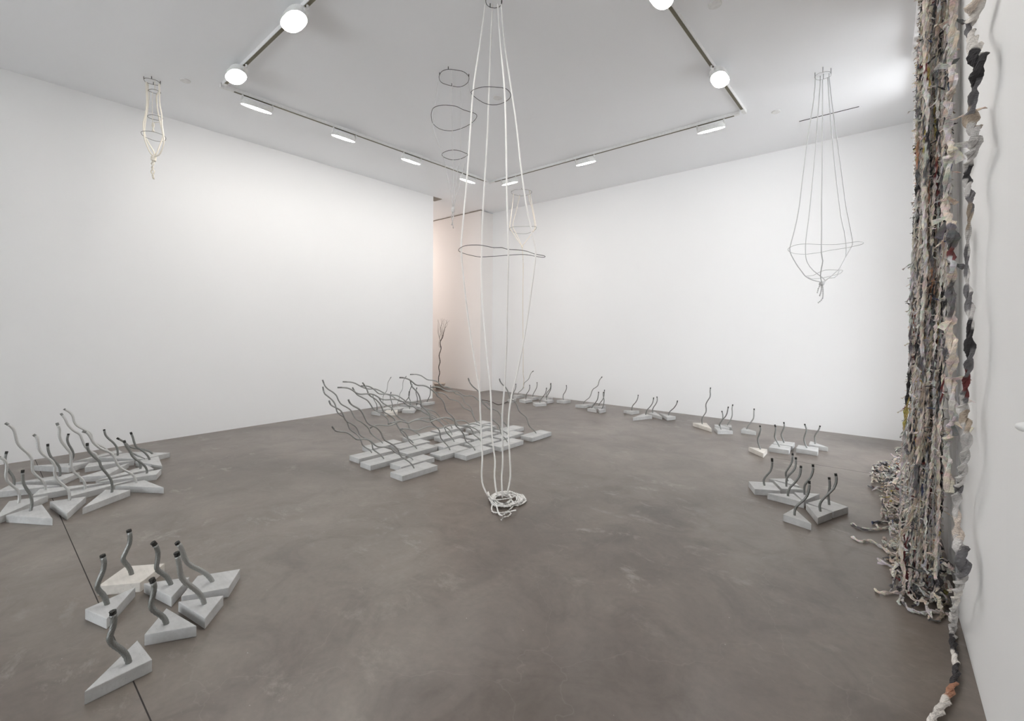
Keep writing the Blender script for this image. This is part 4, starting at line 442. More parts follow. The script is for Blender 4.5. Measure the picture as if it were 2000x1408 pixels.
LABELS = {
'A1': ('front left cluster', 'triangular concrete block nearest the viewer, lying apart at the front of the front-left cluster'),
'A2': ('front left cluster', 'narrow triangular block with dark rope stub at the left edge of the front-left cluster'),
'A3': ('front left cluster', 'cream-topped four-sided block at the back of the front-left cluster'),
'A4': ('front left cluster', 'triangular block between the cream-topped block and the large pale diamond block'),
'A5': ('front left cluster', 'large pale diamond-shaped block at the back right of the front-left cluster'),
'A6': ('front left cluster', 'triangular block directly in front of the large pale diamond block, silvery rope'),
'A7': ('front left cluster', 'triangular block with a wide front face, just behind the nearest block of all'),
'B1': ('left wall cluster', 'pointed block cut off by the left picture edge, front row of the left-wall cluster'),
'B2': ('left wall cluster', 'triangular block with short grey rope at the front corner of the left-wall cluster'),
'B3': ('left wall cluster', 'triangular block with a corner towards the viewer, front middle of the left-wall cluster'),
'B4': ('left wall cluster', 'pointed block with short dark-topped rope, rightmost of the front row by the left wall'),
'B5': ('left wall cluster', 'flat triangular block at the right front of the left-wall cluster, long whitish rope'),
'B9': ('left wall cluster', 'long wedge block in the middle back of the left-wall cluster, second tallest rope'),
'B10': ('left wall cluster', 'thin wedge block touching the left wall base, carrying the tallest pale rope there'),
'B11': ('left wall cluster', 'triangular block with a lone dark rope standing clear, back of the left-wall cluster'),
'B12': ('left wall cluster', 'pointed block at the far right back corner of the left-wall cluster'),
'B13': ('left wall cluster', 'triangular block in front of the far right back corner block, dark leaning rope'),
'B14': ('left wall cluster', 'wedge block without a visible rope in the middle of the left-wall cluster'),
'B15': ('left wall cluster', 'thin sliver-like block, second row from the right end of the left-wall cluster'),
'B16': ('left wall cluster', 'long pointed block with square right end, right side of the left-wall cluster'),
'B17': ('left wall cluster', 'long wedge block behind the viewer-facing triangle, S-curved whitish rope, left-wall cluster'),
'B18': ('left wall cluster', 'long wedge block behind the front row with a tall whitish rope leaning left'),
'B7': ('left wall cluster', 'wedge block with a short dark rope in the left part of the left-wall cluster'),
'B8': ('left wall cluster', 'wide flat block in the back row near the left wall, short brown-grey rope'),
'B19': ('left wall cluster', 'long thin wedge block in the left end row with a mostly hidden short rope'),
'D1': ('right floor cluster', 'four-sided block at the left end of the cluster in front of the paper ropes'),
'D2': ('right floor cluster', 'rearmost triangular block of the cluster in front of the paper ropes'),
'D3': ('right floor cluster', 'cream triangular block just in front of the rearmost one, right floor cluster'),
'D4': ('right floor cluster', 'long triangular block in the middle left of the right floor cluster'),
'D5': ('right floor cluster', 'triangular block in the centre of the right floor cluster, point towards the viewer'),
'D6': ('right floor cluster', 'frontmost triangular block of the right floor cluster, long bent rope'),
'D7': ('right floor cluster', 'triangular block beside the four-sided right end block, rope crossing its neighbour'),
'D8': ('right floor cluster', 'four-sided block at the right end of the right floor cluster'),
'E1': ('back wall row', 'tan-edged triangular block left of the two paired bricks, right part of the room'),
'E2': ('back wall row', 'front brick of the touching pair near the right end of the back wall'),
'E3': ('back wall row', 'rear brick of the touching pair near the right end of the back wall'),
'E4': ('back wall row', 'single rectangular brick right of the touching pair near the right end'),
'E5': ('back wall row', 'triangular block at the far right end, partly behind the single brick'),
'E6': ('back wall row', 'small triangular block standing alone between the trio and the right-end bricks'),
'F1': ('back wall row', 'tan-edged triangular block with a tall wavy rope along the back wall'),
'F2': ('back wall row', 'left block of the tight trio right of the tall wavy rope, back wall'),
'F3': ('back wall row', 'front block of the tight trio right of the tall wavy rope, back wall'),
'F4': ('back wall row', 'rear right block of the tight trio right of the tall wavy rope, back wall'),
'G1': ('back wall row', 'leftmost of the four triangular blocks at the middle of the back wall'),
'G2': ('back wall row', 'second and frontmost of the four triangular blocks at the middle of the back wall'),
'G3': ('back wall row', 'third of the four triangular blocks at the middle of the back wall'),
'G4': ('back wall row', 'rightmost of the four triangular blocks at the middle of the back wall'),
'H1': ('back wall row', 'wide block carrying the longest leaning rope along the back wall'),
'H2': ('back wall row', 'front left small block beside the longest leaning rope of the back wall'),
'H3': ('back wall row', 'rear small block right of the longest leaning rope of the back wall'),
'H4': ('back wall row', 'front right small block near the longest leaning rope of the back wall'),
'I1': ('back wall row', 'block with a thin leaning rope in the far corner, below the hanging string'),
'I2': ('back wall row', 'block partly hidden by the white rope in the far corner group'),
'I3': ('back wall row', 'four-sided block in the front of the far corner group, dark upright rope'),
'I4': ('back wall row', 'flat block at the rear of the far corner group, third upright rope'),
'I5': ('back wall row', 'frontmost small block of the far corner group, right of the corner'),
'I6': ('back wall row', 'block just behind the frontmost one of the far corner group'),
'I7': ('back wall row', 'block touching the back wall behind the paired ropes, far corner group'),
'I8': ('back wall row', 'lone four-sided block at the right end of the far corner group'),
'C1': ('far left group', 'block at the free end of the left wall, behind the central ropes'),
'C2': ('far left group', 'square-ended block with grey front face in the group behind the central ropes'),
'C3': ('far left group', 'small wedge block against the left wall behind the square-ended grey block'),
'C4': ('far left group', 'white-topped block just right of the square-ended grey block, behind the central ropes'),
'C5': ('far left group', 'cream-topped block in the group behind the central ropes, by the left wall'),
'C6': ('far left group', 'block in the middle of the far left-wall group with a tall faint rope'),
'C7': ('far left group', 'long thin block along the left wall with a tall faint rope, far group'),
'C8': ('far left group', 'small block at the left end of the group behind the central ropes'),
}
ROWS = [('front', ['m1','q5','q12','q13']), ('second', ['m3','q4','q9','q11']), ('third', ['m4','m2','q3','q8','q10']), ('fourth', ['m5','m6','q2','q7']), ('back', ['m7','m8','q1','q6'])]
NTH = ['first', 'second', 'third', 'fourth', 'fifth']
for row, names in ROWS:
    for i, n in enumerate(names):
        LABELS[n] = ('central brick grid', 'brick with curling rope, %s from left in the %s row of the central grid' % (NTH[i], row))
LABELS['q13'] = ('central brick grid', 'rectangular brick standing apart at the right end of the central grid')
# ------------------------------------------------------------------ room
H = 4.269
XL, XR, YB = -7.296, .317, 7.96
boxes('floor', [((-12, -5.8, -.12), (4.5, 8.3, 0))], M_FLOOR)
boxes('ceiling', [((-12, -5.8, H), (2.5, 8.3, H + .12))], M_CEIL)
boxes('wall_left', [((-7.5, -5.8, 0), (XL, 6.17, H))], M_WALL)
boxes('wall_back', [((-7.22, YB, 0), (2.5, YB + .2, H))], M_WALL)
boxes('wall_hall', [((-12, 7.55, 0), (-7.22, YB + .2, H - .028))], M_HALL)
boxes('wall_hall_side', [((-12, 5.9, 0), (-7.5, 6.1, H))], M_HALL)
boxes('wall_hall_end', [((-12.2, 6.0, 0), (-12, 7.6, H))], M_HALL)
boxes('wall_right', [((XR, -5.8, 0), (.55, 3.33, H)), ((XR, 6.95, 0), (.55, YB, H)), ((XR, 3.33, 4.18), (.55, 6.95, H)), ((.338, 3.33, 0), (.55, 5.0, 4.18))], M_WALL)
boxes('wall_front', [((-7.5, -6.0, 0), (-6.4, -5.8, H)), ((-.6, -6.0, 0), (.55, -5.8, H)), ((-6.4, -6.0, 3.7), (-.6, -5.8, H))], M_WALL)
# shadow gaps where walls meet the ceiling
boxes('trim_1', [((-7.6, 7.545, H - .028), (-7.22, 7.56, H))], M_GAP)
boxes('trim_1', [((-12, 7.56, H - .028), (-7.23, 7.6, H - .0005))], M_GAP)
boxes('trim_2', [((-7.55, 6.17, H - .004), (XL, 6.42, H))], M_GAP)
# low ceiling fascia over the opening in the right wall
boxes('trim_3', [((.224, 3.2, 4.2), (XR, 6.02, H))], M_WALL)
# saw-cut joints in the floor
boxes('trim_4', [((XL + .01, .427, 0), (XR - .01, .4318, .0006))], M_GROOVE)
boxes('trim_5', [((-.95, 5.95, 0), (XR - .01, 5.954, .0006))], M_GROOVE)

def window(name, x0, x1, y0, y1, z1, axis, n):
    w = empty(name, ((x0 + x1) / 2, (y0 + y1) / 2, 0)); w['kind'] = 'structure'
    o = w.location
    t = .06
    L = []
    if axis == 'y':
        ys = [y0 + (y1 - y0) * i / n for i in range(n + 1)]
        for i, y in enumerate(ys): L.append(((x0, max(y0, y - t / 2), 0), (x1, min(y1, y + t / 2), z1)))
        for z in (0, z1 - t): L.append(((x0, y0, z), (x1, y1, z + t)))
        g = ((x0 + x1) / 2, y0, 0), ((x0 + x1) / 2 + .006, y1, z1)
    else:
        xs = [x0 + (x1 - x0) * i / n for i in range(n + 1)]
        for i, x in enumerate(xs): L.append(((max(x0, x - t / 2), y0, 0), (min(x1, x + t / 2), y1, z1)))
        for z in (0, z1 - t): L.append(((x0, y0, z), (x1, y1, z + t)))
        g = (x0, (y0 + y1) / 2, 0), (x1, (y0 + y1) / 2 + .006, z1)
    f = boxes('window_frame', [(tuple(a[i] - o[i] for i in range(3)), tuple(b[i] - o[i] for i in range(3))) for a, b in L], M_WHITEM, None); f.parent = w
    p = boxes('window_pane', [(tuple(g[0][i] - o[i] for i in range(3)), tuple(g[1][i] - o[i] for i in range(3)))], M_GLASS, None); p.parent = w
window('window_1', .43, .50, 5.0, 6.95, 4.18, 'y', 2)
boxes('trim_6', [((.330, 3.40, 0), (.338, 3.43, 4.18)), ((.330, 3.56, 0), (.338, 3.59, 4.18)), ((.326, 3.85, 0), (.338, 3.9, 4.18))], M_WALL)
window('added_window', -6.4, -.6, -4.74, -7.07, 3.7, 'x', 4)  # unseen opening behind the camera, added to let in fill daylight

# flush door panel and its knob in the near right wall
d = empty('door_1', (XR, 1.55, 0)); d['kind'] = 'structure'
q = box('door_panel', (-.012, -.52, .004), (0, .52, 2.9), M_WALL, d)
bm = bmesh.new(); bmesh.ops.create_uvsphere(bm, u_segments=20, v_segments=12, radius=.016)
me = bpy.data.meshes.new('door_knob'); bm.to_mesh(me); bm.free()
k = link('door_knob', me, M_WHITEM, d, True); k.location = (-.045, .075, 1.265); k.scale = (1.25, 1.2, .75)
V, F = tube([Vector((0, .075, 1.262)), Vector((-.04, .075, 1.265))], .007, 12)
mesh('door_knob_stem', V, F, M_WHITEM, d, True)

# ------------------------------------------------------------------ ceiling fittings
def bar(name, p, q, w, z0, z1, m, parent=None, o=(0, 0, 0)):
    p, q = Vector(p), Vector(q); d = (q - p).normalized(); n = Vector((-d.y, d.x)) * w / 2
    P = [p - n, q - n, q + n, p + n]
    V = [(c.x - o[0], c.y - o[1], z - o[2]) for z in (z0, z1) for c in P]
    return mesh(name, V, [(3,2,1,0), (4,5,6,7), (0,1,5,4), (1,2,6,5), (2,3,7,6), (3,0,4,7)], m, parent)
CN = [(-5.80, 1.79), (-5.69, 6.195), (-1.34, 6.2), (-1.43, 1.79)]
TR = [(0, 1, 'white lamp track running along the left side of the ceiling'), (1, 2, 'white lamp track along the back of the ceiling'),
      (2, 3, 'white lamp track running along the right side of the ceiling'), (3, 0, 'white lamp track nearest the viewer crossing the ceiling')]
for a, b, lab in TR:
    p, q = Vector(CN[a]), Vector(CN[b]); dd = (q - p).normalized() * .06
    mid = (p + q) / 2
    t = empty('lamp_track', (mid.x, mid.y, H)); tag(t, lab, 'lamp track', 'ceiling lamp tracks')
    bar('track_body', p + dd, q - dd, .04, H - .04, H, M_WHITEM, t, t.location)
    bar('track_slot', p + dd * 2, q - dd * 2, .030, H - .0415, H - .0398, M_SLOT, t, t.location)
    bar('corner_cap', p - dd * .35, p + dd * .99, .042, H - .044, H, M_WHITEM, t, t.location)

def lamp(x, y, out, lab, m=None):
    """wall washer hung from the track, its lens turned down and outward"""
    o = Vector((x, y, H - .04)); out = Vector((*out, 0)); al = Vector((-out.y, out.x, 0))
    t = empty('ceiling_track_lamp', o); tag(t, lab, 'ceiling lamp', 'wall washing track lamps')
    tilt = math.radians(13)
    dn = (out * math.sin(tilt) + Vector((0, 0, -1)) * math.cos(tilt)); ax = al.cross(dn)
    c = out * .035 + Vector((0, 0, -.068))
    V, F = [], []
    N = 36
    def ring(h, s):
        return [c + al * (.175 * s * math.copysign(abs(math.cos(2 * math.pi * i / N)) ** .75, math.cos(2 * math.pi * i / N))) + ax * (.082 * s * math.sin(2 * math.pi * i / N)) + dn * h for i in range(N)]
    R = [ring(-.045, .9), ring(-.04, .97), ring(.02, 1), ring(.024, .97), ring(.02, .95)]
    for r in R: V += r
    for j in range(len(R) - 1):
        for i in range(N):
            F.append([j * N + i, j * N + (i + 1) % N, (j + 1) * N + (i + 1) % N, (j + 1) * N + i])
    F.append(list(range(N))[::-1])
    mesh('lamp_housing', V, F, M_WHITEM, t, False)
    W = ring(.0205, .955) + ring(.022, .955)
    F2 = [list(range(N))[::-1], [N + i for i in range(N)]] + [[i, (i + 1) % N, N + (i + 1) % N, N + i] for i in range(N)]
    mesh('lamp_lens', W, F2, m or M_LENS, t)
    for s in (-1, 1):
        e = al * (.168 * s)
        V, F = tube([e + Vector((0, 0, -.0025)), e + Vector((0, 0, -.03)), c + al * (.172 * s) - dn * .012], .011, 8)
        mesh('lamp_bracket', V, F, M_WHITEM, t)
def on(a, b, t): return (CN[a][0] + (CN[b][0] - CN[a][0]) * t, CN[a][1] + (CN[b][1] - CN[a][1]) * t)
for y, w in ((2.165, 'nearest the viewer'), (3.28, 'second from the viewer'), (4.42, 'third from the viewer'), (5.65, 'farthest from the viewer')):
    lamp(*on(0, 1, (y - 1.79) / 4.405), (-1, 0), 'lit wall washer lamp on the left ceiling track, ' + w)
for x, w in ((-5.24, 'leftmost, beside the far corner'), (-3.65, 'the middle one'), (-1.75, 'rightmost')):
    lamp(*on(1, 2, (x + 5.69) / 4.35), (0, 1), 'lit wall washer lamp on the back ceiling track, ' + w, M_LENS_LOW)
for y, w in ((5.03, 'farther from the viewer'), (3.46, 'nearer the viewer, at the top picture edge')):
    lamp(*on(2, 3, (6.2 - y) / 4.41), (1, 0), 'bright lamp on the right ceiling track, ' + w)
lamp(*on(2, 3, (6.2 - 2.3) / 4.41), (1, 0), 'added lamp on the right ceiling track, out of view above, brightening the right wall')  # unseen lamp added to brighten the right wall
lamp(*on(3, 0, (-1.43 + 2.5) / 4.37), (0, -1), 'added lamp on the nearest track, out of view above, for extra light')  # second unseen lamp, added for more light on walls and by bounce
for x, w in ((-5.26, 'left one next to the corner'), (-3.92, 'right one, at the top of the picture')):
    lamp(*on(3, 0, (-1.43 - x) / 4.37), (0, -1), 'bright lamp on the track nearest the viewer, ' + w)

def disc(name, x, y, r, lab):
    V, F = tube([Vector((0, 0, 0)), Vector((0, 0, -.008)), Vector((0, 0, -.012))], r, 28, taper=lambda t: 1 if t < .9 else .9)
    o = mesh(name, V, F, M_WHITEM); o.location = (x, y, H)
    tag(o, lab, 'sprinkler cover', 'round ceiling covers')
disc('sprinkler_cover', -1.10, 4.02, .055, 'round white ceiling cover beside the top edge, right of the right track')
disc('sprinkler_cover', -1.04, 6.50, .05, 'round white ceiling cover near the end of the right track')
disc('sprinkler_cover', -6.04, 1.50, .05, 'round white ceiling cover left of the nearest track corner')
disc('sprinkler_cover', -3.556, 4.0, .055, 'round white ceiling cover behind the tall white rope sculpture')
ap = empty('access_panel', (-.52, 7.3, H)); tag(ap, 'white access panel in the ceiling with a dark gap along its near edge', 'access panel')
box('panel_board', (-.33, -.30, -.006), (.33, .33, 0), M_CEIL, ap, .002)
box('panel_gap', (-.33, -.307, -.0063), (.30, -.30, 0), M_GROOVE, ap)

# ------------------------------------------------------------------ concrete blocks with steel ropes
T = .054
BRIGHT = {'B1', 'B3', 'B5', 'B9', 'B10', 'B17', 'B18', 'C6', 'C7'}
def block(name, pts, cab, r, light):
    cx = sum(p[0] for p in pts) / len(pts); cy = sum(p[1] for p in pts) / len(pts)
    t = empty('cable_sculpture', (cx, cy, 0))
    grp, lab = LABELS[name]
    tag(t, lab, 'concrete sculpture', 'concrete blocks, ' + grp)
    bm = bmesh.new()
    loc = [Vector((p[0] - cx, p[1] - cy, 0)) for p in pts]
    loc = [v * max(.6, 1 - .004 / max(v.length, .01)) for v in loc]
    vs = [bm.verts.new(v) for v in loc]
    f = bm.faces.new(vs)
    g = bmesh.ops.extrude_face_region(bm, geom=[f])
    for v in g['geom']:
        if isinstance(v, bmesh.types.BMVert): v.co.z = T
    bmesh.ops.recalc_face_normals(bm, faces=bm.faces[:])
    bmesh.ops.bevel(bm, geom=bm.edges[:], offset=.0035, segments=2, affect='EDGES', profile=.6)
    me = bpy.data.meshes.new('concrete_block'); bm.to_mesh(me); bm.free()
    link('concrete_block', me, M_CREAM if light else M_CONC, t)
    if cab:
        P = [Vector((p[0] - cx, p[1] - cy, p[2])) for p in cab]
        P = [Vector((P[0].x, P[0].y, T - .02))] + P
        near = r > .009
        C_ = catmull(P, .012 if near else .018)
        # cut the end piece
        L, k = 0, len(C_) - 1
        want = .012 if near else (.03 if r < .0077 else .016)
        while k > 1 and L < want:
            L += (C_[k] - C_[k - 1]).length; k -= 1
        V, F = tube(C_[:k + 1], r, 24 if r > .011 else 14, lobes=8 if r > .011 else 7, amp=.07, pitch=r * 14)
        c = mesh('steel_rope', V, F, M_BRIGHT if name in BRIGHT else M_MID if (name[0] in 'mq' or name in ('H1', 'I1', 'F4', 'E6', 'A6', 'A5')) else M_STEEL, t, True)
        V, F = tube(C_[k:], r * 1.04, 16, lobes=8, amp=.08, pitch=r * 14)
        e = mesh('rope_end', V, F, M_STEEL if (name in BRIGHT or name[0] in 'mq') else M_END, c); e['label'] = 'grey cut rope end' if name in BRIGHT else 'dark cut rope end'
for s in SLABS: block(*s)

# ------------------------------------------------------------------ hanging rope and wire sculptures
def hanging(name, D, lab, rope_m, rope_r, wire_r, wire_m=None, knot_r=.03, tail_r=None, hang_from=None):
    R0 = D['rings'][0]
    c = Vector((sum(p[0] for p in R0) / len(R0), sum(p[1] for p in R0) / len(R0), H))
    t = empty(name, c); tag(t, lab, 'hanging sculpture', 'hanging rope and wire sculptures')
    rel = lambda P: [Vector(p) - c for p in P]
    for R in D['rings']:
        V, F = tube(catmull(rel(R), .03, True), wire_r, 8, True)
        mesh('wire_ring', V, F, wire_m or M_WIRE, t, True)
    for R in D.get('ropes', []):
        V, F = tube(catmull(rel(R), .04), rope_r, 10)
        mesh('cotton_rope', V, F, rope_m, t, True)
    for R in D.get('thin', []):
        V, F = tube(catmull(rel(R), .05), .0028, 6)
        mesh('string', V, F, rope_m, t, True)
    if 'knot' in D:
        a, b = rel(D['knot'])
        P = []
        for i in range(33):
            u = i / 32; an = u * 2 * math.pi * 3.5
            P.append(a.lerp(b, u) + Vector((math.cos(an), math.sin(an), 0)) * knot_r * .55)
        V, F = tube(P, knot_r * .5, 8)
        V, F = tube([a + Vector((0, 0, .01)), a.lerp(b, .5), b], knot_r * .7, 8, V=V, F=F)
        mesh('knot', V, F, rope_m, t, True)
    for R in D.get('tails', []):
        V, F = tube(catmull(rel(R), .02), tail_r or rope_r, 8, lobes=3, amp=.1, pitch=rope_r * 9)
        mesh('rope_tail', V, F, rope_m, t, True)
    for R in D.get('tassel', []):
        V, F = tube(catmull(rel(R), .02), rope_r, 8)
        mesh('tassel', V, F, rope_m, t, True)
    if 'coil' in D:
        V, F = [], []
        for R in D['coil']:
            tube(catmull(rel(R), .025), rope_r, 8, lobes=3, amp=.08, pitch=rope_r * 9, V=V, F=F)
        mesh('rope_coil', V, F, rope_m, t, True)
    # screw eyes holding the top ring to the ceiling
    n = len(R0)
    for i in (0, n // 4, n // 2, 3 * n // 4):
        p = Vector(R0[i]) - c
        V, F = tube([Vector((p.x, p.y, -.0005)), Vector((p.x, p.y, p.z))], .004, 8)
        mesh('screw_eye', V, F, wire_m or M_WIRE, t)
    return t
for R, px in zip(S1['ropes'], ((-2.69, 2.92), (-2.56, 2.97), (-2.53, 2.93), (-2.49, 2.96))):
    R.append([px[0], px[1], .035])
hanging('rope_sculpture', S1, 'tall white four-rope sculpture hanging from three wire rings to a coil on the floor', M_COTTON, .0070, .0026)
hanging('rope_sculpture', S2, 'cream knotted rope sculpture with wire rings hanging near the left wall', M_CREAMROPE, .0075, .0027, plain('grey steel wire', (.2, .19, .18), .5, .5), .026)
hanging('rope_sculpture', S3, 'three dark wire rings on faint strings hanging left of the tall white ropes', M_STRING, .006, .0031, None, .02)
hanging('rope_sculpture', S4, 'small ring sculpture with one long tan string hanging in the far corner', M_TAN, .007, .0042, plain('grey wire', (.3, .3, .29), .5, .4), .02, .007)
hanging('rope_sculpture', S5, 'grey five-rope sculpture with knotted lower end hanging at the right by the back wall', rope_mat('grey cotton rope', (.52, .52, .52)), .0048, .0022, plain('pale wire', (.34, .34, .34), .5, .4), .025, .0075)

V, F = tube(catmull([Vector(p) for p in CORD], .04), .005, 8)
qv = CORD[0]
o = mesh('floor_cord', V, F, M_TWIG, None, True, None, (qv[0], qv[1], 0)); o.location = (qv[0], qv[1], 0)
tag(o, 'thin dark cord lying in a bow on the floor in the far corner', 'cord')

# twisted twig-like sculpture in the hallway
c = Vector((BR['base'][0], BR['base'][1] , 0))
t = empty('twig_sculpture', c); tag(t, 'dark twisted stem fanning into thin twigs, on a tan base in the hallway', 'sculpture')
rel = lambda P: [Vector(p) - c for p in P]
Vp, Fp = [], []
prof = [(.0, .085), (.02, .10), (.06, .118), (.10, .135), (.128, .15), (.122, .13), (.11, .0)]
N = 28
for z, r in [(0, .0)] + [(z, r) for z, r in prof]:
    Vp += [(math.cos(2 * math.pi * i / N) * max(r, .001), math.sin(2 * math.pi * i / N) * max(r, .001), z) for i in range(N)]
for j in range(len(prof)):
    Fp += [[j * N + i, j * N + (i + 1) % N, (j + 1) * N + (i + 1) % N, (j + 1) * N + i] for i in range(N)]
mesh('plaster_base', Vp, Fp, M_POT, t)
tr = rel(BR['trunk']); tr[0] = Vector((tr[0].x, tr[0].y, .1))
V, F = tube(catmull(tr, .03), .0105, 10, lobes=4, amp=.15, pitch=.12)
mesh('stem', V, F, M_TWIG, t, True)
for b in BR['br']:
    P = rel(b); random.seed(len(b) + int(b[-1][0] * 100))
    P = [p + Vector((0, random.uniform(-.03, .03) * i / len(P), 0)) for i, p in enumerate(P)]
    V, F = tube(catmull(P, .03), .0045, 6, taper=lambda u: 1 - .65 * u)
    mesh('twig', V, F, M_TWIGF, t, True)

# ------------------------------------------------------------------ twisted newspaper ropes
PAL = dict(c=(.76, .665, .58), g=(.62, .60, .58), w=(.80, .76, .71), d=(.045, .042, .045), k=(.17, .165, .17), n=(.40, .33, .26),
           r=(.17, .04, .04), y=(.55, .43, .14), e=(.07, .17, .06), b=(.07, .09, .17), p=(.20, .14, .33), o=(.48, .24, .15))
MIX = 'c' * 34 + 'g' * 22 + 'w' * 18 + 'd' * 4 + 'k' * 8 + 'n' * 6 + 'r' * 2 + 'y' + 'b' + 'o'
def ink(rng, dark=0):
    k = rng.choice(MIX) if rng.random() > dark else rng.choice('ddkk')
    j = rng.uniform(.85, 1.12)
    return tuple(x * j for x in PAL[k])
def paper_rope(path, r, seed, V, F, C, sides=8, step=.018, widths=None, inks=None, flaps=1.0, dark=0.0, knot=(.10, .30)):
    rng = random.Random(seed)
    if widths:
        key = [(Vector(p), w) for p, w in zip(path, widths)]
    fine = catmull(path, step)
    n = len(fine)
    # radius and colour profile along the rope
    rad, col, kn = [0] * n, [None] * n, []
    if widths:
        per = []
        m = len(path)
        for i in range(n):
            # nearest parameter by arc order
            u = i / (n - 1)
            per.append(u)
        cum = [0]
        for i in range(1, m): cum.append(cum[-1] + (Vector(path[i]) - Vector(path[i - 1])).length)
        s, L = 0, 0
        for i in range(n):
            if i: s += (fine[i] - fine[i - 1]).length
            while L < m - 2 and cum[L + 1] < s: L += 1
            t = min(1, max(0, (s - cum[L]) / max(1e-6, cum[L + 1] - cum[L])))
            rad[i] = widths[L] + (widths[L + 1] - widths[L]) * t
            kk = inks[L]
            if kk == '.': kk = 'g'
            j = rng.uniform(.9, 1.1)
            col[i] = tuple(x * j for x in PAL[kk])
            if L < m - 1 and inks[L].isupper(): pass
        kn = [i for i in range(4, n - 4) if rad[i] > rad[i - 3] * 1.25 and rad[i] >= rad[i + 3]][::6]
    else:
        i = 0
        while i < n:
            ln = max(4, int(rng.uniform(*knot) / step))
            big = rng.uniform(.7, 1.25)
            cc = ink(rng, dark); left = rng.randint(3, 8)
            for j in range(ln):
                if i + j >= n: break
                t = j / ln
                rad[i + j] = r * (.6 + .55 * big * math.sin(math.pi * min(1, t * 1.05)) ** .8) * rng.uniform(.88, 1.12)
                if j < 2: rad[i + j] = r * 1.25
                left -= 1
                if left <= 0:
                    left = rng.randint(2, 7)
                    cc = ink(rng, dark) if rng.random() < .55 else cc
                col[i + j] = tuple(x * rng.uniform(.9, 1.08) for x in cc)
            kn.append(i)
            i += ln
    T_, N_ = frames(fine)
    ns = max(4, sides - 1)
    tw0 = rng.uniform(0, 6)
    pitch = rng.uniform(5.5, 8.5) * max(.006, r)
    arc = [0]
    for i in range(1, n): arc.append(arc[-1] + (fine[i] - fine[i - 1]).length)
    # two crumpled strips twisted about each other
    for ply in (0, 1):
        base = len(V)
        for i, p in enumerate(fine):
            u, w = N_[i]
            tw = tw0 + math.pi * ply + 6.283 * arc[i] / (pitch * 2.2)
            off = (u * math.cos(tw) + w * math.sin(tw)) * rad[i] * .46
            sh0 = (1.0, .9)[ply]
            ca, sa = math.cos(tw + .6), math.sin(tw + .6)
            for k in range(ns):
                a = 2 * math.pi * k / ns
                x, y = math.cos(a) * .95, math.sin(a) * .62
                q = rad[i] * rng.uniform(.55, .8)
                V.append(p + off + (u * (x * ca - y * sa) + w * (x * sa + y * ca)) * q)
                cc = col[i] if ply == 0 else col[min(n - 1, i + 3)]
                C.append(tuple(c * sh0 for c in cc))
        for i in range(n - 1):
            for k in range(ns):
                F.append([base + i * ns + k, base + i * ns + (k + 1) % ns, base + (i + 1) * ns + (k + 1) % ns, base + (i + 1) * ns + k])
        F.append([base + k for k in range(ns)][::-1])
        F.append([base + (n - 1) * ns + k for k in range(ns)])
    # loose paper ends sticking out of the knots
    for i in kn:
        for _ in range(rng.choice((1, 1, 2))):
            if rng.random() > flaps: continue
            u, w = N_[i]; a = rng.uniform(0, 6.283)
            d = (u * math.cos(a) + w * math.sin(a) + Vector((0, 0, rng.uniform(-.8, .7)))).normalized()
            sd = d.cross(T_[i]).normalized() if d.cross(T_[i]).length > .1 else u
            L = rad[i] * rng.uniform(1.6, 3.6) + .008; wd = rad[i] * rng.uniform(.35, .75)
            cc = ink(rng, dark); b0 = len(V)
            th = d.cross(sd).normalized() * .0012
            for j in range(4):
                t = j / 3
                q = fine[i] + d * (L * t) + Vector((0, 0, -.25 * L * t * t)) + sd * rng.uniform(-.2, .2) * wd
                ww = wd * (.45 + .75 * t)
                for s1, s2 in ((-1, -1), (1, -1), (1, 1), (-1, 1)):
                    V.append(q + sd * ww * s1 + th * s2 + th * 2 * (s1 * (1 if j % 2 else -1)))
                    C.append(tuple(c * rng.uniform(.85, 1.1) for c in cc))
            for j in range(3):
                for k in range(4):
                    F.append([b0 + j * 4 + k, b0 + j * 4 + (k + 1) % 4, b0 + (j + 1) * 4 + (k + 1) % 4, b0 + (j + 1) * 4 + k])
            F.append([b0, b0 + 1, b0 + 2, b0 + 3]); F.append([b0 + 15, b0 + 14, b0 + 13, b0 + 12])

def keep(V):
    for v in V: v.x = min(v.x, .311)
def rope_object(name, path, r, seed, lab, group='single newspaper ropes', **kw):
    V, F, C = [], [], []
    paper_rope([Vector(p) for p in path], r, seed, V, F, C, **kw)
    keep(V)
    o0 = path[-1]
    o = mesh(name, V, F, M_PAPER, None, False, C, (o0[0], o0[1], 0)); o.location = (o0[0], o0[1], 0)
    return tag(o, lab, 'paper rope', group)
def up(P, z=4.2):
    p = P[0]; q = P[1]
    out = []
    zz = z
    while zz > p[2] + .25:
        f = (zz - p[2])
        out.append([p[0] + .012 * math.sin(zz * 9), p[1] + .02 * math.sin(zz * 7), zz]); zz -= .28
    return out + P

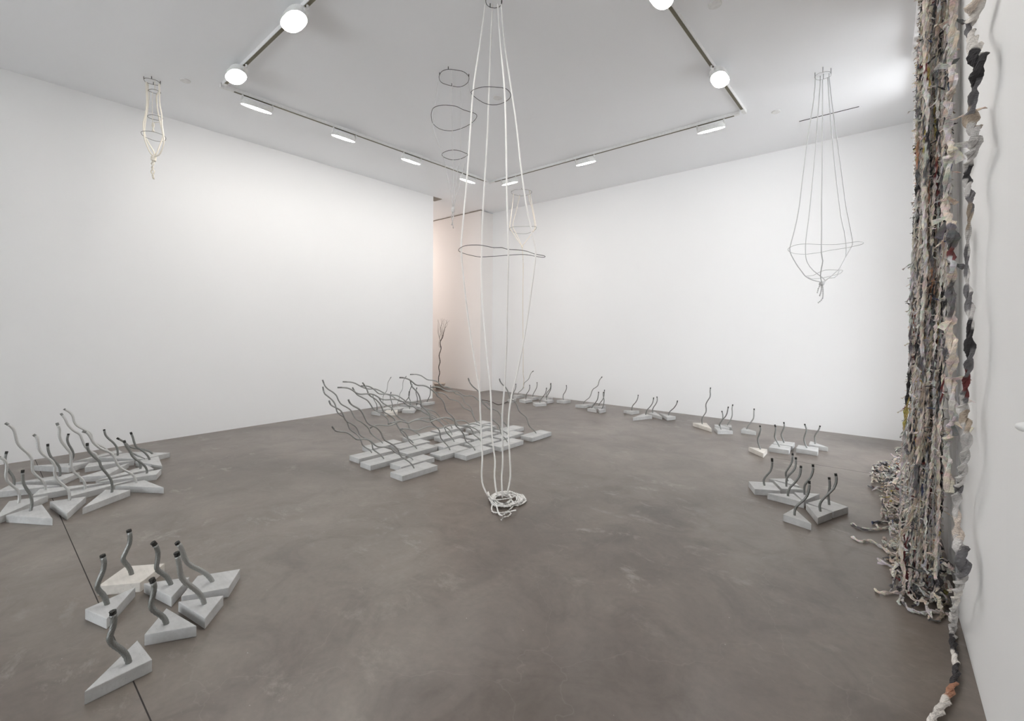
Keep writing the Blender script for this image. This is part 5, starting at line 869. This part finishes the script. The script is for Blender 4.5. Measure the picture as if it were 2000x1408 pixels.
# the dense curtain
rng = random.Random(11)
V, F, C = [], [], []
NST = 210
for i in range(NST):
    f = (i + .5) / NST
    y = 3.22 + 2.95 * f ** 1.5 + rng.uniform(-.05, .05)
    x_in = min(.266, .052 * y)                      # front of the hanging mass at the top
    xt = rng.uniform(x_in, .285)
    bulge = .075 * math.exp(-((y - 3.4) / 1.2) ** 2) + .03
    xe = xt - rng.uniform(.0, 1.0) * bulge * (1.25 if rng.random() < .25 else .7)
    P = []
    z = 4.195
    ph, am = rng.uniform(0, 6), rng.uniform(.003, .009)
    end = rng.uniform(.02, .10)
    if f < .10: end = rng.uniform(.12, .8)
    while z > end:
        u = 1 - z / 4.2
        P.append(Vector((min(.288, xt + (xe - xt) * u ** 1.7 + am * math.sin(z * 7 + ph)), y + am * 2 * math.cos(z * 4.3 + ph), z)))
        z -= rng.uniform(.10, .2)
    P.append(Vector((xe, y, end)))
    if end < .12:
        a = rng.uniform(-.7, .7) + math.pi
        L = rng.uniform(.03, .16 if y > 3.6 else .07)
        for j in range(1, 5):
            a += rng.uniform(-.8, .8)
            q = P[-1] + Vector((math.cos(a), math.sin(a) * 1.1, 0)) * (L / 4)
            q.x = min(q.x, .285); q.z = .014 + rng.uniform(0, .05) * (1 - j / 5)
            P.append(q)
    r = rng.uniform(.0055, .0095)
    paper_rope(P, r, 100 + i, V, F, C, sides=5, step=.019, dark=.02 if i % 7 else .25, flaps=.95, knot=(.06, .2))
# heap of loops lying at its foot
for i in range(230):
    y = 3.30 + 2.9 * rng.random() ** 1.0
    lim = -.03 if y > 5.3 else (.04 if y > 4.5 else .085)
    x = rng.uniform(lim, .26)
    zt = .30 * max(0, (x - lim)) / .25 * rng.random()
    a = rng.uniform(0, 6.283); P = []
    q = Vector((x, y, zt + .012))
    for j in range(rng.randint(4, 9)):
        P.append(q.copy())
        a += rng.uniform(-1.2, 1.2)
        q = q + Vector((math.cos(a) * .7, math.sin(a), 0)) * rng.uniform(.03, .075)
        q.x = min(.285, max(lim - .03, q.x)); q.z = max(.012, q.z + rng.uniform(-.035, .03))
    paper_rope(P, rng.uniform(.006, .0095), 400 + i, V, F, C, sides=5, step=.016, dark=.16, knot=(.07, .18), flaps=.3)
keep(V)
cur = mesh('paper_rope_curtain', V, F, M_PAPER, None, False, C, (.25, 4.6, 0)); cur.location = (.25, 4.6, 0)
tag(cur, 'dense curtain of twisted newspaper ropes hanging along the right wall and heaped on the floor', 'paper rope curtain', None, 'stuff')
for i, P in enumerate(TAILS):
    V, F, C = [], [], []
    paper_rope([Vector(p) for p in P], .0095 if i not in (9,) else .02, 700 + i, V, F, C, sides=7, step=.015, dark=.5 if i in (3, 10, 11, 12) else .05, flaps=.25, knot=(.05, .14))
    mesh('rope_end', V, F, M_PAPER, cur, False, C, (.25, 4.6, 0))

# ropes that hang clear of the mass
W1 = [8,12,14,8,8,14,12,7,7,13,10,10,6,9,7,8,5,4.5,4.5,4.5,7,8,5,9,8,6,7,10,10,9,8,8,9,7,12,14,10,8,8,8,8,7,7,7,8,8,8,8]
I1 = 'c c w k w d d k k n g g g d g k n g k g k g d d k r k g n g g k g c g k g w g g d w d o w w w w w w w w w w w'.split()
w1 = [v / 510 for v in W1]
top = up(ST1)
kk = len(top) - len(ST1)
rope_object('paper_rope', top, .012, 51, 'single newspaper rope hanging alone at the right, nearest the viewer, trailing onto the floor',
            widths=[.02] * kk + w1 + [.016] * 10, inks=(['g', 'w', 'k'] * 9)[:kk] + I1, sides=10, step=.012, flaps=1.0)
top = up(ST2)
rope_object('paper_rope', top, .017, 52, 'wide pale newspaper rope at the right edge of the curtain, ending above the floor', sides=9, step=.016, knot=(.2, .42))
top = up(ST3)
rope_object('paper_rope', top, .0095, 53, 'pale newspaper rope in front of the curtain with knotted lower end touching the floor', sides=8, step=.014)
top = up(ST4)
rope_object('paper_rope', top, .0075, 54, 'thin dark newspaper rope hanging clear of the curtain on its far left edge', sides=7, step=.016, dark=.7)
rope_object('paper_rope', STLOOP, .0085, 55, 'dark newspaper rope bent into an open loop on the floor left of the curtain', sides=7, step=.015, dark=.9, flaps=.2)

# ------------------------------------------------------------------ light
w = bpy.data.worlds.new('World'); SC.world = w; w.use_nodes = True
bg = w.node_tree.nodes['Background']
bg.inputs[0].default_value = (.93, .965, 1, 1); bg.inputs[1].default_value = SKY
L = bpy.data.lights.new('hall lamp', 'AREA'); L.energy = HALL; L.size = 1.2; L.color = (1, .93, .89)
lo = bpy.data.objects.new('hall_lamp', L); COL.objects.link(lo); lo.location = (-10.9, 6.8, H - .05)

# ------------------------------------------------------------------ camera
cam = bpy.data.cameras.new('Camera'); co = bpy.data.objects.new('Camera', cam); COL.objects.link(co)
cam.sensor_width = 36; cam.sensor_fit = 'HORIZONTAL'
cam.lens = 869.07 / 2000 * 36
cam.shift_y = (640.21 - 704) / 2000
cam.clip_start = .01
yaw, roll = math.radians(39.68), math.radians(.257)
from mathutils import Matrix
fw = Vector((-math.sin(yaw), math.cos(yaw), 0)); rt = Vector((math.cos(yaw), math.sin(yaw), 0)); u = Vector((0, 0, 1))
r2 = rt * math.cos(roll) + u * math.sin(roll); u2 = -rt * math.sin(roll) + u * math.cos(roll)
co.matrix_world = Matrix(((r2.x, u2.x, -fw.x, 0), (r2.y, u2.y, -fw.y, 0), (r2.z, u2.z, -fw.z, 1.5), (0, 0, 0, 1)))
SC.camera = co
vs = SC.view_settings
vs.view_transform = 'Standard'; vs.look = 'None'; vs.gamma = 1; vs.use_curve_mapping = False
vs.exposure = EXPO
SC.cycles.max_bounces = 9
SC.cycles.diffuse_bounces = 6
SC.cycles.use_denoising = True
SC.cycles.use_adaptive_sampling = True
SC.cycles.adaptive_threshold = .03
SC.cycles.sample_clamp_indirect = 6
